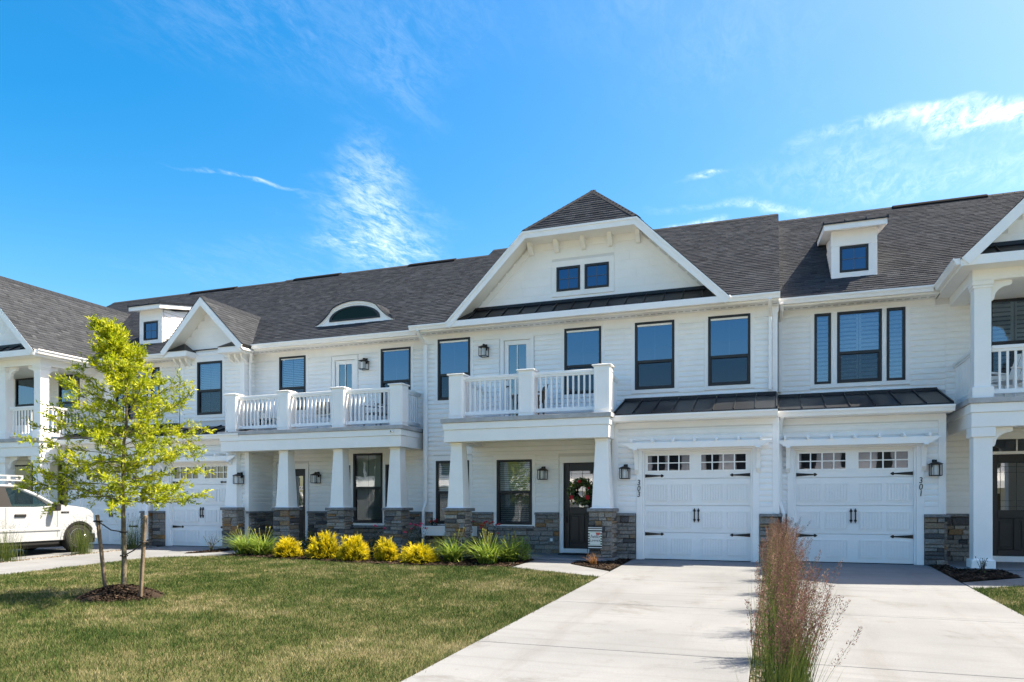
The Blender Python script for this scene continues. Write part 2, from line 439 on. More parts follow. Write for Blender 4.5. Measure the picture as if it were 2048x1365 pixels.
def window(h, x0, x1, z0, z1, Y, rail=None, low=False, grille=True, blind=None, screen=True, cross=False, trim=.085, head=.12, sill=True):
    fw = .052; yf = Y-.045
    b = h.mb()
    b.box(x0, x0+fw, yf, Y+.165, z0, z1); b.box(x1-fw, x1, yf, Y+.165, z0, z1)
    b.box(x0+fw, x1-fw, yf, Y+.165, z0, z0+fw); b.box(x0+fw, x1-fw, yf, Y+.165, z1-fw, z1)
    if rail: b.box(x0+fw, x1-fw, yf+.012, Y+.07, rail-.032, rail+.032)
    w = b.build('window', 'black', h.e, bevel=.004)
    gm = 'glass_low' if low else 'glass'
    def pane(a, c, e, f, y):
        g = h.mb(); g.add([(a,y,e),(c,y,e),(c,y,f),(a,y,f)], [(0,1,2,3)]); g.build('pane', gm, w, normals=False)
    xm = (x0+x1)/2
    if rail:
        pane(x0+fw, x1-fw, rail+.032, z1-fw, Y-.005)
        lb = h.mb(); s = .022                                     # lower sash
        for q in ((x0+fw, x0+fw+s, z0+fw, rail-.032), (x1-fw-s, x1-fw, z0+fw, rail-.032)): lb.box(q[0], q[1], yf+.02, Y+.05, q[2], q[3])
        lb.box(x0+fw+s, x1-fw-s, yf+.02, Y+.05, z0+fw, z0+fw+s)
        lb.build('sash', 'black', w)
        pane(x0+fw+s, x1-fw-s, z0+fw+s, rail-.032, Y+.012)
        if screen:
            g = h.mb(); y = Y-.012; g.add([(x0+fw+s,y,z0+fw+s),(x1-fw-s,y,z0+fw+s),(x1-fw-s,y,rail-.032),(x0+fw+s,y,rail-.032)], [(0,1,2,3)])
            g.build('insect_screen', 'screen', w, normals=False)
        if grille:
            g = h.mb(); g.box(xm-.007, xm+.007, Y+.016, Y+.022, z0+fw, z1-fw); g.build('grille', 'grille', w)
    else:
        pane(x0+fw, x1-fw, z0+fw, z1-fw, Y-.005)
        if cross:
            zm = (z0+z1)/2; g = h.mb(); g.box(xm-.006, xm+.006, Y+.004, Y+.01, z0+fw, z1-fw); g.box(x0+fw, x1-fw, Y+.011, Y+.016, zm-.006, zm+.006)
            g.build('grille', 'grille', w)
    if blind in ('slats', 'shutter'):
        g = h.mb(); z = z0+fw+.02; st = .05 if blind == 'slats' else .088
        mid = .05 if blind == 'shutter' else 0
        while z < z1-fw-.02:
            for a, c in (((x0+fw, xm-mid), (xm+mid, x1-fw)) if blind == 'shutter' and x1-x0 > .5 else ((x0+fw, x1-fw),)):
                g.prism([(a, Y+.075, z), (a, Y+.075+st*.45, z+st*.75), (a, Y+.080+st*.45, z+st*.75), (a, Y+.080, z)], (c-a, 0, 0))
            z += st
        if blind == 'shutter' and x1-x0 > .5: g.box(xm-.05, xm-.006, Y+.08, Y+.11, z0+fw, z1-fw); g.box(xm+.006, xm+.05, Y+.08, Y+.11, z0+fw, z1-fw)
        g.build('shutter' if blind == 'shutter' else 'blind', 'blind', w)
    elif blind:
        zb = z0+fw+(z1-z0)*(1-blind); g = h.mb(); g.box(x0+fw, x1-fw, Y+.09, Y+.10, max(zb, z0+fw), z1-fw); g.build('blind', 'shade', w)
    if trim:
        t = h.mb(); o = trim
        t.box(x0-o, x0, Y-.032, Y+.005, z0, z1); t.box(x1, x1+o, Y-.032, Y+.005, z0, z1)
        t.box(x0-o, x1+o, Y-.034, Y+.005, z1, z1+head)
        if sill: t.box(x0-o, x1+o, Y-.034, Y+.005, z0-o, z0)
        t.build('casing', 'trim', w, bevel=.004)
    return w

def whole(x0, x1, z0, z1, t=.085, head=.12): return (x0-t, x1+t, z0-t, z1+head)

def lantern(h, x, y, z):
    """wall lantern, y = wall face, z = middle"""
    b = h.mb(); s = .105
    b.box(x-.045, x+.045, y-.025, y, z+.02, z+.19)                              # back plate
    b.box(x-.02, x+.02, y-.13, y-.02, z+.145, z+.175)                           # arm
    c = y-.15
    b.frustum(x, c, z+.085, .27, .27, z+.135, .07, .07); b.box(x-.025, x+.025, c-.025, c+.025, z+.13, z+.175)
    b.box(x-.115, x+.115, c-.115, c+.115, z+.073, z+.0855)
    for p in (-1, 1):
        for q in (-1, 1): b.box(x+p*s-.008, x+p*s+.008, c+q*s-.008, c+q*s+.008, z-.17, z+.08)
    for q in (-1, 1):
        b.box(x-s, x+s, c+q*s-.007, c+q*s+.007, z-.178, z-.160); b.box(x+q*s-.007, x+q*s+.007, c-s, c+s, z-.177, z-.161)
        b.box(x+q*.052-.004, x+q*.052+.004, c-s-.004, c-s+.004, z-.17, z+.08)
    k_ = .86; sc_ = lambda q: (x+(q[0]-x)*k_, y+(q[1]-y)*k_, z+(q[2]-z)*k_)
    b.v = [sc_(q) for q in b.v]
    o = b.build('wall_lantern', 'iron', h.e)
    g = h.mb(); g.lathe([(.055, z-.155), (.058, z-.15), (.058, z+.06), (.05, z+.07)], (x, c, 0), n=12); g.v = [sc_(q) for q in g.v]; g.build('lamp_glass', 'lamp_glass', o, smooth=True)
    return o

def text_mesh(txt, size, depth=.006, shear=0.0):
    cu = bpy.data.curves.new('txt', 'FONT'); cu.body = txt; cu.size = size; cu.extrude = depth; cu.shear = shear
    cu.align_x = 'CENTER'; cu.align_y = 'CENTER'; cu.resolution_u = 4
    ob = bpy.data.objects.new('txt', cu); me = bpy.data.meshes.new_from_object(ob)
    bpy.data.objects.remove(ob); bpy.data.curves.remove(cu); return me
DIG = {}
def number(h, txt, x, y, z):
    """stacked digits on a casing; y = face"""
    for i, ch in enumerate(txt):
        if ch not in DIG:
            me = text_mesh(ch, .165, .006, .10); me.materials.append(M['iron']); DIG[ch] = me
        o = bpy.data.objects.new('house_number_digit', DIG[ch]); o.location = (h.x(x), y+h.oy-.006, z+.125-.125*i); o.rotation_euler = (R(90), 0, 0); o.scale = (.85, 1, 1)
        fin(o, h.e)

def shingles(h, par, O, u, v, poly, expo=.128, seed=1):
    """real overlapping tabs over a roof plane; poly in (u,v) metres"""
    r = np.random.default_rng(seed); O, u, v = Vector(O), Vector(u).normalized(), Vector(v).normalized()
    n = u.cross(v).normalized()
    if n.z < 0: n = -n
    V0 = min(p[1] for p in poly); V1 = max(p[1] for p in poly)
    Vs = []; rn = []
    k = 0
    while V0+k*expo < V1-.01:
        va = V0+k*expo; vb = min(va+expo*1.0, V1); mid = (va+vb)/2
        xs = []
        for (ax, az), (bx, bz) in zip(poly, poly[1:]+poly[:1]):
            if (az-mid)*(bz-mid) < 0: xs.append(ax+(bx-ax)*(mid-az)/(bz-az))
        k += 1
        if len(xs) < 2: continue
        a, b = min(xs), max(xs); x = a-r.uniform(0, .3)
        while x < b:
            w = r.choice((.09, .13, .17, .21, .25)); p, q = max(x, a), min(x+w, b)
            if q-p > .01:
                t = r.choice((.005, .011)); lap = r.uniform(-.004, .004)
                Vs.append([(p, va+lap, t), (q, va+lap, t), (q, vb+.004, .003), (p, vb+.004, .003), (p, va+lap, -.004), (q, va+lap, -.004)])
                rn.append(min(1, max(0, r.normal(.48, .17))))
            x += w
    A = np.array(Vs); m = len(A)
    ou, ov, on, oo = (np.array(t) for t in (u, v, n, O))
    W_ = oo + A[..., 0:1]*ou + A[..., 1:2]*ov + A[..., 2:3]*on
    W_ = W_.reshape(-1, 3)
    W_[:, 0] = h.sx*W_[:, 0]+h.ox; W_[:, 1] += h.oy
    base = np.arange(m)[:, None]*6
    F1 = base+np.array([0, 1, 2, 3]); F2 = base+np.array([4, 5, 1, 0]); F3 = base+np.array([0, 3, 4, 4])
    F = np.concatenate([F1, F2])
    return npmesh('shingles', W_, F, 'shingle', par, np.repeat(np.array(rn), 6), 'stuff')

def roof_slab(h, pts, thick, name='roof', m='roof_deck', parent=None):
    """planar polygon with thickness downwards"""
    b = h.mb(); p = [Vector(q) for q in pts]; n = (p[1]-p[0]).cross(p[2]-p[0]).normalized()
    if n.z < 0: n = -n
    b.prism(p, -n*thick); return b.build(name, m, parent or h.e)

PITCH = .667
SL = math.sqrt(1+PITCH*PITCH)
def main_roof(h, x0, x1, Ye, seed, vents=(), L=5.53):
    """front and back slope; eave line at Ye, z 5.55"""
    zr = 5.55+L*PITCH; yr = Ye+L
    o = roof_slab(h, [(x0, Ye, 5.55), (x1, Ye, 5.55), (x1, yr, zr), (x0, yr, zr)], .10)
    bk = h.mb(); bk.prism([(x0, yr, zr), (x1, yr, zr), (x1, yr+L, 5.55), (x0, yr+L, 5.55)], (0, 0, -.12)); bk.build('rear_slope', 'roof_deck', o)
    shingles(h, o, (x0, Ye-.03, 5.55-.03*PITCH), (1, 0, 0), (0, 1, PITCH), [(0, 0), (x1-x0, 0), (x1-x0, (L+.03)*SL), (0, (L+.03)*SL)], seed=seed)
    c = h.mb(); x = x0
    while x < x1:
        e = min(x+.25, x1); c.prism([(x, yr-.14, zr-.075), (x, yr, zr+.022), (x, yr+.14, zr-.075), (x, yr, zr-.01)], (e-x-.012, 0, 0)); x = e
    c.build('ridge_cap', 'shingle', o)
    for a, b in vents:
        c = h.mb(); c.prism([(a, yr-.17, zr-.06), (a, yr-.14, zr-.02), (a, yr, zr+.05), (a, yr+.15, zr-.02), (a, yr+.15, zr-.1), (a, yr-.17, zr-.1)], (b-a, 0, 0)); c.build('ridge_vent', 'vent', o)
    # gable ends so the attic is closed
    for x in (x0, x1):
        s = 1 if x == x0 else -1
        c = h.mb(); c.prism([(x+s*.02, Ye+.35, 5.4), (x+s*.02, Ye+.45, 5.55+.45*PITCH-.12), (x+s*.02, yr, zr-.12), (x+s*.02, yr+L-.3, 5.5)], (s*.05, 0, 0)); c.build('gable_end', 'trim', o)
    return o

def gutter(h, x0, x1, y, z, parent=None, name='gutter'):
    """K-style gutter along x, back edge at y, top at z"""
    b = h.mb(); b.pyz([(y, z-.12), (y-.075, z-.12), (y-.09, z-.07), (y-.115, z-.03), (y-.115, z), (y-.10, z), (y-.10, z-.012), (y, z-.012)], x0, x1)
    return b.build(name, 'gutter', parent or h.e)
def gutter_y(h, y0, y1, x, z, s):
    """gutter along y; s = outward sign in x"""
    b = h.mb(); b.prism([(x, y0, z-.12), (x+s*.075, y0, z-.12), (x+s*.09, y0, z-.07), (x+s*.115, y0, z-.03), (x+s*.115, y0, z), (x+s*.10, y0, z), (x+s*.10, y0, z-.012), (x, y0, z-.012)], (0, y1-y0, 0))
    return b.build('gutter', 'gutter', h.e)
def eave(h, x0, x1, Ye, Yw, gx0=None, gx1=None, g=True):
    b = h.mb(); b.box(x0, x1, Ye+.03, Ye+.06, 5.40, 5.545); b.build('fascia', 'trim', h.e)
    b = h.mb(); b.box(x0, x1, Ye+.06, Yw, 5.395, 5.42); so_ = b.build('soffit', 'trim', h.e)
    v = h.mb(); x = x0+.08
    while x < x1-.1: v.box(x, x+.10, Ye+.22, Ye+.235, 5.392, 5.396); v.box(x, x+.10, Ye+.26, Ye+.275, 5.392, 5.396); x += .15
    v.build('soffit_vent', 'grey_trim', so_)
    b = h.mb(); b.box(x0, x1, Yw-.03, Yw, 5.27, 5.395); b.build('frieze_board', 'trim', h.e)
    if g: gutter(h, gx0 if gx0 is not None else x0, gx1 if gx1 is not None else x1, Ye+.03, 5.555)
def downspout(h, pts):
    b = h.mb(); b.tube(pts, .048, 4, sq=True); return b.build('downspout', 'gutter', h.e, bevel=.006)

def metal_roof(h, x0, x1, y0, z0, y1, z1, seam=.43, tin=0.0):
    b = h.mb(); b.prism([(x0, y0, z0), (x1, y0, z0), (x1-tin, y1, z1), (x0+tin, y1, z1)], (0, 0, -.03)); o = b.build('metal_roof', 'metal', h.e)
    n = max(1, round((x1-x0)/seam))
    for i in range(n+1):
        x = x0+(x1-x0)*i/n
        s = h.mb(); w = .014 if 0 < i < n else .022; s.prism([(x-w, y0-.004, z0-.02), (x+w, y0-.004, z0-.02), (x+w*.5, y0-.004, z0+.035), (x-w*.5, y0-.004, z0+.035)], (tin if i == 0 else -tin if i == n else 0, y1-y0, z1-z0)); s.build('standing_seam', 'metal', o)
    e = h.mb(); e.box(x0-.01, x1+.01, y0-.02, y0+.01, z0-.05, z0+.004); e.build('drip_edge', 'metal', o)
    f = h.mb(); f.box(x0+tin, x1-tin, y1-.05, y1-.024, z1-.02, z1+.05); f.build('flashing', 'metal', o)
    return o

# ------------------------------------------------------------------ garage front
def strap(h, par, x, z, s, y):
    """black strap hinge, tip pointing in direction s"""
    b = h.mb(); L = .40
    b.pxz([(x, z-.035), (x+s*L*.82, z-.012), (x+s*L*.84, z-.03), (x+s*L*.90, z-.03), (x+s*L, z), (x+s*L*.90, z+.03), (x+s*L*.84, z+.03), (x+s*L*.82, z+.012), (x, z+.035)], y-.012, y)
    b.build('strap_hinge', 'iron', par)
def garage(h, X0, X1, Yg, Yw, d0, d1, stone, num, numx, lx, r0, r1, left_side=True, right_side=True, hole_side=None):
    zt = 2.31; dh = 2.30
    holes = [(d0, d1, 0, dh)]
    w = wall(h, X0, X1, Yg, 0, 3.0, holes, name='garage_wall')
    cas = .13
    cb = .10
    boards(h, w, X0+cb, X1-cb, Yg, 1.13, 2.76, [(d0-cas, d1+cas, 0, 2.46)])
    for xa in (X0, X1-cb):
        t = h.mb(); t.box(xa, xa+cb, Yg-.035, Yg, .98, 2.78); t.build('corner_board', 'trim', w, bevel=.004)
    t = h.mb(); t.box(X0, X1, Yg-.036, Yg, 2.78, 2.905); t.build('frieze_board', 'trim', w, bevel=.004)
    t = h.mb()
    for a, b in subtract((X0+cb, X1-cb), [(d0-cas, d1+cas)]): t.box(a, b, Yg-.03, Yg, .98, 1.125)
    t.build('skirt_board', 'trim', w)
    c = h.mb()
    c.box(d0-cas, d0, Yg-.04, Yg+.12, 0, dh); c.box(d1, d1+cas, Yg-.04, Yg+.12, 0, dh); c.box(d0-cas, d1+cas, Yg-.042, Yg+.12, dh, dh+.13)
    c.box(d0, d0+.035, Yg-.005, Yg+.10, 0, dh-.035); c.box(d1-.035, d1, Yg-.005, Yg+.10, 0, dh-.035); c.box(d0, d1, Yg-.005, Yg+.10, dh-.035, dh)
    c.build('garage_casing', 'trim', h.e, bevel=.006)
    # side walls of the projecting bay
    for flag, x, s in ((left_side, X0, -1), (right_side, X1, 1)):
        if not flag: continue
        q = h.mb(); q.box(min(x, x-s*.12), max(x, x-s*.12), Yg+.16, Yw, 0, 3.0); o = q.build('bay_side_wall', 'core', h.e)
        boards(h, o, Yg+.02, Yw, x, 1.13, 2.9, face='right' if s > 0 else 'left')
        q = h.mb(); q.box(min(x, x+s*.03), max(x, x+s*.03), Yg-.034, Yg+.09, .98, 2.9); q.box(min(x, x+s*.028), max(x, x+s*.028), Yg+.09, Yw, .98, 1.125); q.build('corner_board', 'trim', o)
        stones(h, o, Yg, Yw, x, 0, .92, face='right' if s > 0 else 'left')
        q = h.mb(); q.box(min(x, x+s*.09), max(x, x+s*.09), Yg-.11, Yw, .921, .975); q.build('stone_cap', 'cap', o, bevel=.008)
    for a, b in stone: stone_wall(h, a, b, Yg, 0, .92)
    # eave of the garage
    q = h.mb(); q.box(r0, r1, Yg-.27, Yg, 2.905, 2.93); q.build('soffit', 'trim', h.e)
    q = h.mb(); q.box(r0, r1, Yg-.30, Yg-.27, 2.90, 3.03); q.build('fascia', 'trim', h.e)
    gutter(h, r0-.02, r1+.02, Yg-.30, 3.03)
    metal_roof(h, r0, r1, Yg-.30, 3.065, Yw-.02, 3.52)
    for x, s in ((r0, 1), (r1, -1)):
        q = h.mb(); q.prism([(x, Yg-.28, 2.95), (x, Yw, 2.95), (x, Yw, 3.47), (x, Yg-.28, 3.03)], (s*.04, 0, 0)); q.build('rake_panel', 'trim', h.e)
    # sectional door
    yd = Yg+.06
    fr = h.mb(); n = 4; sh = (dh-.035)/n; a0 = d0+.035; a1 = d1-.035; wd = a1-a0
    fr.box(a0, a1, yd+.03, yd+.06, 0.012, dh-.035); door = fr.build('garage_door', 'door_white', h.e)
    sl_ = h.mb(); sl_.box(a0, a1, yd-.01, yd+.03, 0.0, .012); sl_.build('bottom_seal', 'iron', door)
    for i in range(n):
        z0 = .012+i*sh; z1 = z0+sh-.008
        if i < n-1:
            s = h.mb(); s.box(a0, a1, yd, yd+.03, z0, z1); s.build('door_section', 'door_white', door, bevel=.004)
            pw = wd*.19; ph = sh*.62
            for fx in (.123, .355, .645, .877):
                c = a0+wd*fx; zc = (z0+z1)/2-.01
                p = h.mb()
                for a, b, e, f in ((-1, 1, -1, -.93), (-1, 1, .93, 1), (-1, -.955, -.93, .93), (.955, 1, -.93, .93)):
                    p.box(c+a*pw/2, c+b*pw/2, yd-.016, yd+.001, zc+e*ph/2, zc+f*ph/2)
                k = 7; iw = pw*.90/k
                for j in range(k): p.box(c-pw*.45+j*iw+.004, c-pw*.45+(j+1)*iw-.004, yd-.012, yd+.001, zc-ph*.44, zc+ph*.44)
                p.build('door_panel', 'door_white', door)
        else:
            s = h.mb(); g0 = [(a0+wd*.03, a0+wd*.435), (a0+wd*.545, a0+wd*.955)]; zl, zh = z0+.17, z1-.07
            s.box(a0, a1, yd, yd+.03, z0, zl); s.box(a0, a1, yd, yd+.03, zh, z1)
            xs = [a0, g0[0][0], g0[0][1], g0[1][0], g0[1][1], a1]
            for j in (0, 2, 4): s.box(xs[j], xs[j+1], yd, yd+.03, zl, zh)
            s.build('door_section', 'door_white', door, bevel=.004)
            for ga, gb in g0:
                f = h.mb()
                for q in ((ga-.03, gb+.03, zl-.03, zl), (ga-.03, gb+.03, zh, zh+.03), (ga-.03, ga, zl, zh), (gb, gb+.03, zl, zh)): f.box(q[0], q[1], yd-.012, yd+.001, q[2], q[3])
                zm = (zl+zh)/2; f.box(ga, gb, yd-.006, yd+.012, zm-.01, zm+.01)
                for j in (1, 2, 3): xx = ga+(gb-ga)*j/4; f.box(xx-.012, xx+.012, yd-.008, yd+.012, zl, zh)
                wf = f.build('window_lattice', 'trim', door)
                for j in range(4):
                    for e, k2 in ((zl, zm), (zm, zh)):
                        xa = ga+(gb-ga)*j/4; xb = ga+(gb-ga)*(j+1)/4
                        p = h.mb(); p.add([(xa, yd+.013, e), (xb, yd+.013, e), (xb, yd+.013, k2), (xa, yd+.013, k2)], [(0, 1, 2, 3)]); p.build('door_pane', 'dark_pane', door, normals=False)
    for z in (.012+sh*.93, .012+3*sh+.06):
        strap(h, door, a0+.01, z, 1, yd-.001); strap(h, door, a1-.01, z, -1, yd-.001)
    cxm = (a0+a1)/2
    for s in (-1, 1):
        b = h.mb(); x = cxm+s*.04; z = .012+1*sh+sh*.64
        b.box(x-.012, x+.012, yd-.035, yd-.022, z-.09, z+.09)
        for q in (-1, 1):
            zz_ = z+q*.09; b.pxz([(x-.028, zz_), (x, zz_-q*.028), (x+.028, zz_), (x, zz_+q*.06)], yd-.026, yd)
        b.build('pull_handle', 'iron', door)
    # trellis over the door
    b = h.mb(); t0, t1 = d0-.36, d1+.36; zb, zt = 2.325, 2.455; y = Yg-.30
    sc = lambda x, s: [(x, zt), (x, zt-.03), (x+s*.05, zt-.045), (x+s*.07, zt-.075), (x+s*.12, zt-.085), (x+s*.16, zb)]
    b.pxz(sc(t0, 1)+list(reversed(sc(t1, -1))), y-.03, y+.03); tr = b.build('trellis', 'trim', h.e, bevel=.004)
    q = h.mb(); q.box(t0+.05, t1-.05, Yg-.075, Yg-.043, zb+.02, zt-.02); q.build('ledger', 'trim', tr)
    k = 7
    for i in range(k):
        x = t0+.19+(t1-t0-.38)*i/(k-1)
        q = h.mb(); q.prism([(x-.02, y-.10, zt-.0), (x-.02, y-.10, zt+.04), (x-.02, y-.06, zt+.075), (x-.02, Yg-.03, zt+.075), (x-.02, Yg-.03, zt-.0)], (.04, 0, 0)); q.build('rafter_tail', 'trim', tr)
    for x in (d0-.155, d1+.075):
        q = h.mb(); arc = [(Yg-.042-.24*(1-math.cos(a)), 1.93+.395*math.sin(a)) for a in [i*math.pi/2/7 for i in range(8)]]
        arc2 = [(p[0]-.0, p[1]) for p in arc]
        q.prism([(x, Yg-.042, 1.80)] + [(x, yy-.075, zz2-.03) for yy, zz2 in arc2] + [(x, Yg-.34, 2.325), (x, Yg-.042, 2.325)], (.08, 0, 0)); q.build('trellis_bracket', 'trim', tr, bevel=.004)
    for i, x in enumerate(lx): lantern(h, x, Yg-.03, 1.86)
    if num: number(h, num, numx, Yg-.042, 1.50)
    return door
M['dark_pane'] = glass_mat('garage_pane', .20, (.75, .8, .9), (.05, .055, .06))

# ------------------------------------------------------------------ stone-based tapered porch column
def column(h, cx, cy, bw=.50, stone=True):
    b = h.mb(); b.box(cx-bw/2+.055, cx+bw/2-.055, cy-bw/2+.055, cy+bw/2-.055, -.05, 1.01); o = b.build('porch_column', 'mortar', h.e)
    a0, a1 = cx-bw/2+.056, cx+bw/2-.056
    rr = random.Random(cx*31)
    stones(h, o, a0-.05, a1+.05, cy-bw/2+.056, .06, 1.01, rnd=rr)
    stones(h, o, cy-bw/2+.056, cy+bw/2-.056, cx+bw/2-.056, .06, 1.01, face='right', rnd=rr)
    stones(h, o, cy-bw/2+.056, cy+bw/2-.056, cx-bw/2+.056, .06, 1.01, face='left', rnd=rr)
    c = h.mb(); c.box(cx-bw/2-.05, cx+bw/2+.05, cy-bw/2-.05, cy+bw/2+.05, -.1, .055); c.build('footing', 'concrete', o, bevel=.01)
    c = h.mb(); c.box(cx-bw/2-.035, cx+bw/2+.035, cy-bw/2-.035, cy+bw/2+.035, 1.012, 1.085); c.build('stone_cap', 'cap', o, bevel=.012)
    c = h.mb(); c.frustum(cx, cy, 1.086, .46, .46, 1.11, .40, .40); c.frustum(cx, cy, 1.1105, .39, .39, 2.50, .265, .265); c.frustum(cx, cy, 2.5, .28, .28, 2.555, .29, .29)
    c.build('shaft', 'trim', o, bevel=.004)

def rail_run(h, par, a, b, y, along='x', n=None):
    """top rail, bottom rail and balusters from a to b"""
    m_ = h.mb()
    if along == 'x':
        m_.box(a, b, y-.045, y+.045, 3.975, 4.04); m_.box(a, b, y-.03, y+.03, 3.93, 3.976)
        q_ = h.mb(); q_.box(a, b, y-.035, y+.035, 3.165, 3.25)
    else:
        m_.box(y-.045, y+.045, a, b, 3.975, 4.04); m_.box(y-.03, y+.03, a, b, 3.93, 3.976)
        q_ = h.mb(); q_.box(y-.035, y+.035, a, b, 3.165, 3.25)
    m_.build('top_rail', 'trim', par, bevel=.006); q_.build('bottom_rail', 'trim', par, bevel=.006)
    n = n or max(2, round((b-a)/.118)-1)
    for i in range(n):
        t = a+(b-a)*(i+1)/(n+1)
        p = (t, y) if along == 'x' else (y, t)
        inst('baluster', BALUSTER, par, (h.x(p[0]), p[1]+h.oy, 3.249), (.036, .036, .684))
def newel(h, par, cx, cy, w=.34):
    b = h.mb(); b.box(cx-w/2, cx+w/2, cy-w/2, cy+w/2, 3.082, 4.07); o = b.build('newel_post', 'trim', par, bevel=.006)
    c = h.mb(); c.box(cx-w/2-.035, cx+w/2+.035, cy-w/2-.035, cy+w/2+.035, 4.071, 4.10); c.frustum(cx, cy, 4.1, w+.04, w+.04, 4.125, w*.5, w*.5); c.build('post_cap', 'trim', par, bevel=.005)
    f = h.mb(); d = .012; e = w/2-.055
    for z0, z1 in ((3.16, 4.0),):
        for p, q in ((-w/2+.03, -e), (e, w/2-.03)):
            f.box(cx+p, cx+q, cy-w/2-d, cy-w/2+.001, z0, z1); f.box(cx+w/2-.001, cx+w/2+d, cy+p, cy+q, z0, z1)
        f.box(cx-e, cx+e, cy-w/2-d, cy-w/2+.001, z0, z0+.035); f.box(cx-e, cx+e, cy-w/2-d, cy-w/2+.001, z1-.035, z1)
        f.box(cx+w/2-.001, cx+w/2+d, cy-e, cy+e, z0, z0+.035); f.box(cx+w/2-.001, cx+w/2+d, cy-e, cy+e, z1-.035, z1)
    f.build('post_moulding', 'trim', par)
def porch(h, x0, x1, Yf, Yw, cols, posts, left_wall=True, right_to=None):
    yr = right_to or Yw
    b = h.mb(); b.box(x0, x1, Yf, Yf+.30, 2.56, 2.83); b.box(x0-.02, x1+.02, Yf-.025, Yf+.31, 2.832, 2.985)
    b.box(x1-.28, x1-.001, Yf+.302, yr, 2.562, 2.985); b.box(x1-.26, x1+.018, Yf+.312, yr, 2.833, 2.984); b.box(x0+.001, x0+.28, Yf+.302, Yw, 2.562, 2.985)
    o = b.build('porch_beam', 'trim', h.e, bevel=.006)
    c = h.mb(); c.box(x0+.05, x1-.05, Yf+.2, Yw, 2.70, 2.72); c.build('porch_ceiling', 'trim', o)
    d = h.mb(); d.box(x0-.06, x1+.06, Yf-.06, Yf+.02, 2.987, 3.08); d.box(x1-.02, x1+.06, Yf+.021, yr, 2.987, 3.08); d.box(x0-.06, x0+.02, Yf+.021, Yw, 2.987, 3.08); d.build('deck_trim', 'grey_trim', o, bevel=.004)
    d = h.mb(); d.box(x0+.021, x1-.021, Yf+.021, Yw-.03, 2.99, 3.07); d.build('balcony_deck', 'grey_trim', o)
    for cx in cols: column(h, cx, Yf+.30)
    r = h.mb(); r.box(x0+.3, x0+.36, Yw-.08, Yw-.035, 3.9, 4.05); rail = r.build('balcony_railing', 'trim', h.e)
    for p in posts: newel(h, rail, p, Yf+.26)
    for a, b2 in zip(posts, posts[1:]): rail_run(h, rail, a+.17, b2-.17, Yf+.26)
    rail_run(h, rail, Yf+.43, Yw-.03, posts[-1], 'y')
    rail_run(h, rail, Yf+.43, Yw-.03, posts[0], 'y')

def full_door(h, x0, x1, Y, z0, z1, white=True):
    """glazed balcony door"""
    m_ = 'trim' if white else 'door'
    b = h.mb(); b.box(x0-.09, x0, Y-.035, Y+.1, z0, z1); b.box(x1, x1+.09, Y-.035, Y+.1, z0, z1); b.box(x0-.09, x1+.09, Y-.036, Y+.1, z1, z1+.11)
    o = b.build('balcony_door', m_, h.e, bevel=.006)
    l = h.mb(); s = .11; y0 = Y+.01
    l.box(x0, x0+s, y0, Y+.06, z0, z1); l.box(x1-s, x1, y0, Y+.06, z0, z1); l.box(x0+s, x1-s, y0, Y+.06, z1-s, z1); l.box(x0+s, x1-s, y0, Y+.06, z0, z0+.22)
    xm = (x0+x1)/2; l.box(xm-.011, xm+.011, y0, Y+.03, z0+.22, z1-s); l.build('door_leaf', m_, o, bevel=.004)
    g = h.mb(); g.add([(x0+s, Y+.035, z0+.22), (x1-s, Y+.035, z0+.22), (x1-s, Y+.035, z1-s), (x0+s, Y+.035, z1-s)], [(0,1,2,3)]); g.build('pane', 'dull_pane', o, normals=False)
    k = h.mb(); xk = x0+.055
    for z in (z0+.92, z0+1.10): k.lathe([(.028, -.03), (.03, -.02), (.03, 0)], (xk, y0, z), 'y', 10)
    k.box(xk, xk+.12, y0-.05, y0-.03, z0+.91, z0+.93); k.build('door_handle', 'iron', o)
M['dull_pane'] = glass_mat('door_glass', .30, (.72, .78, .88), (.25, .27, .30))

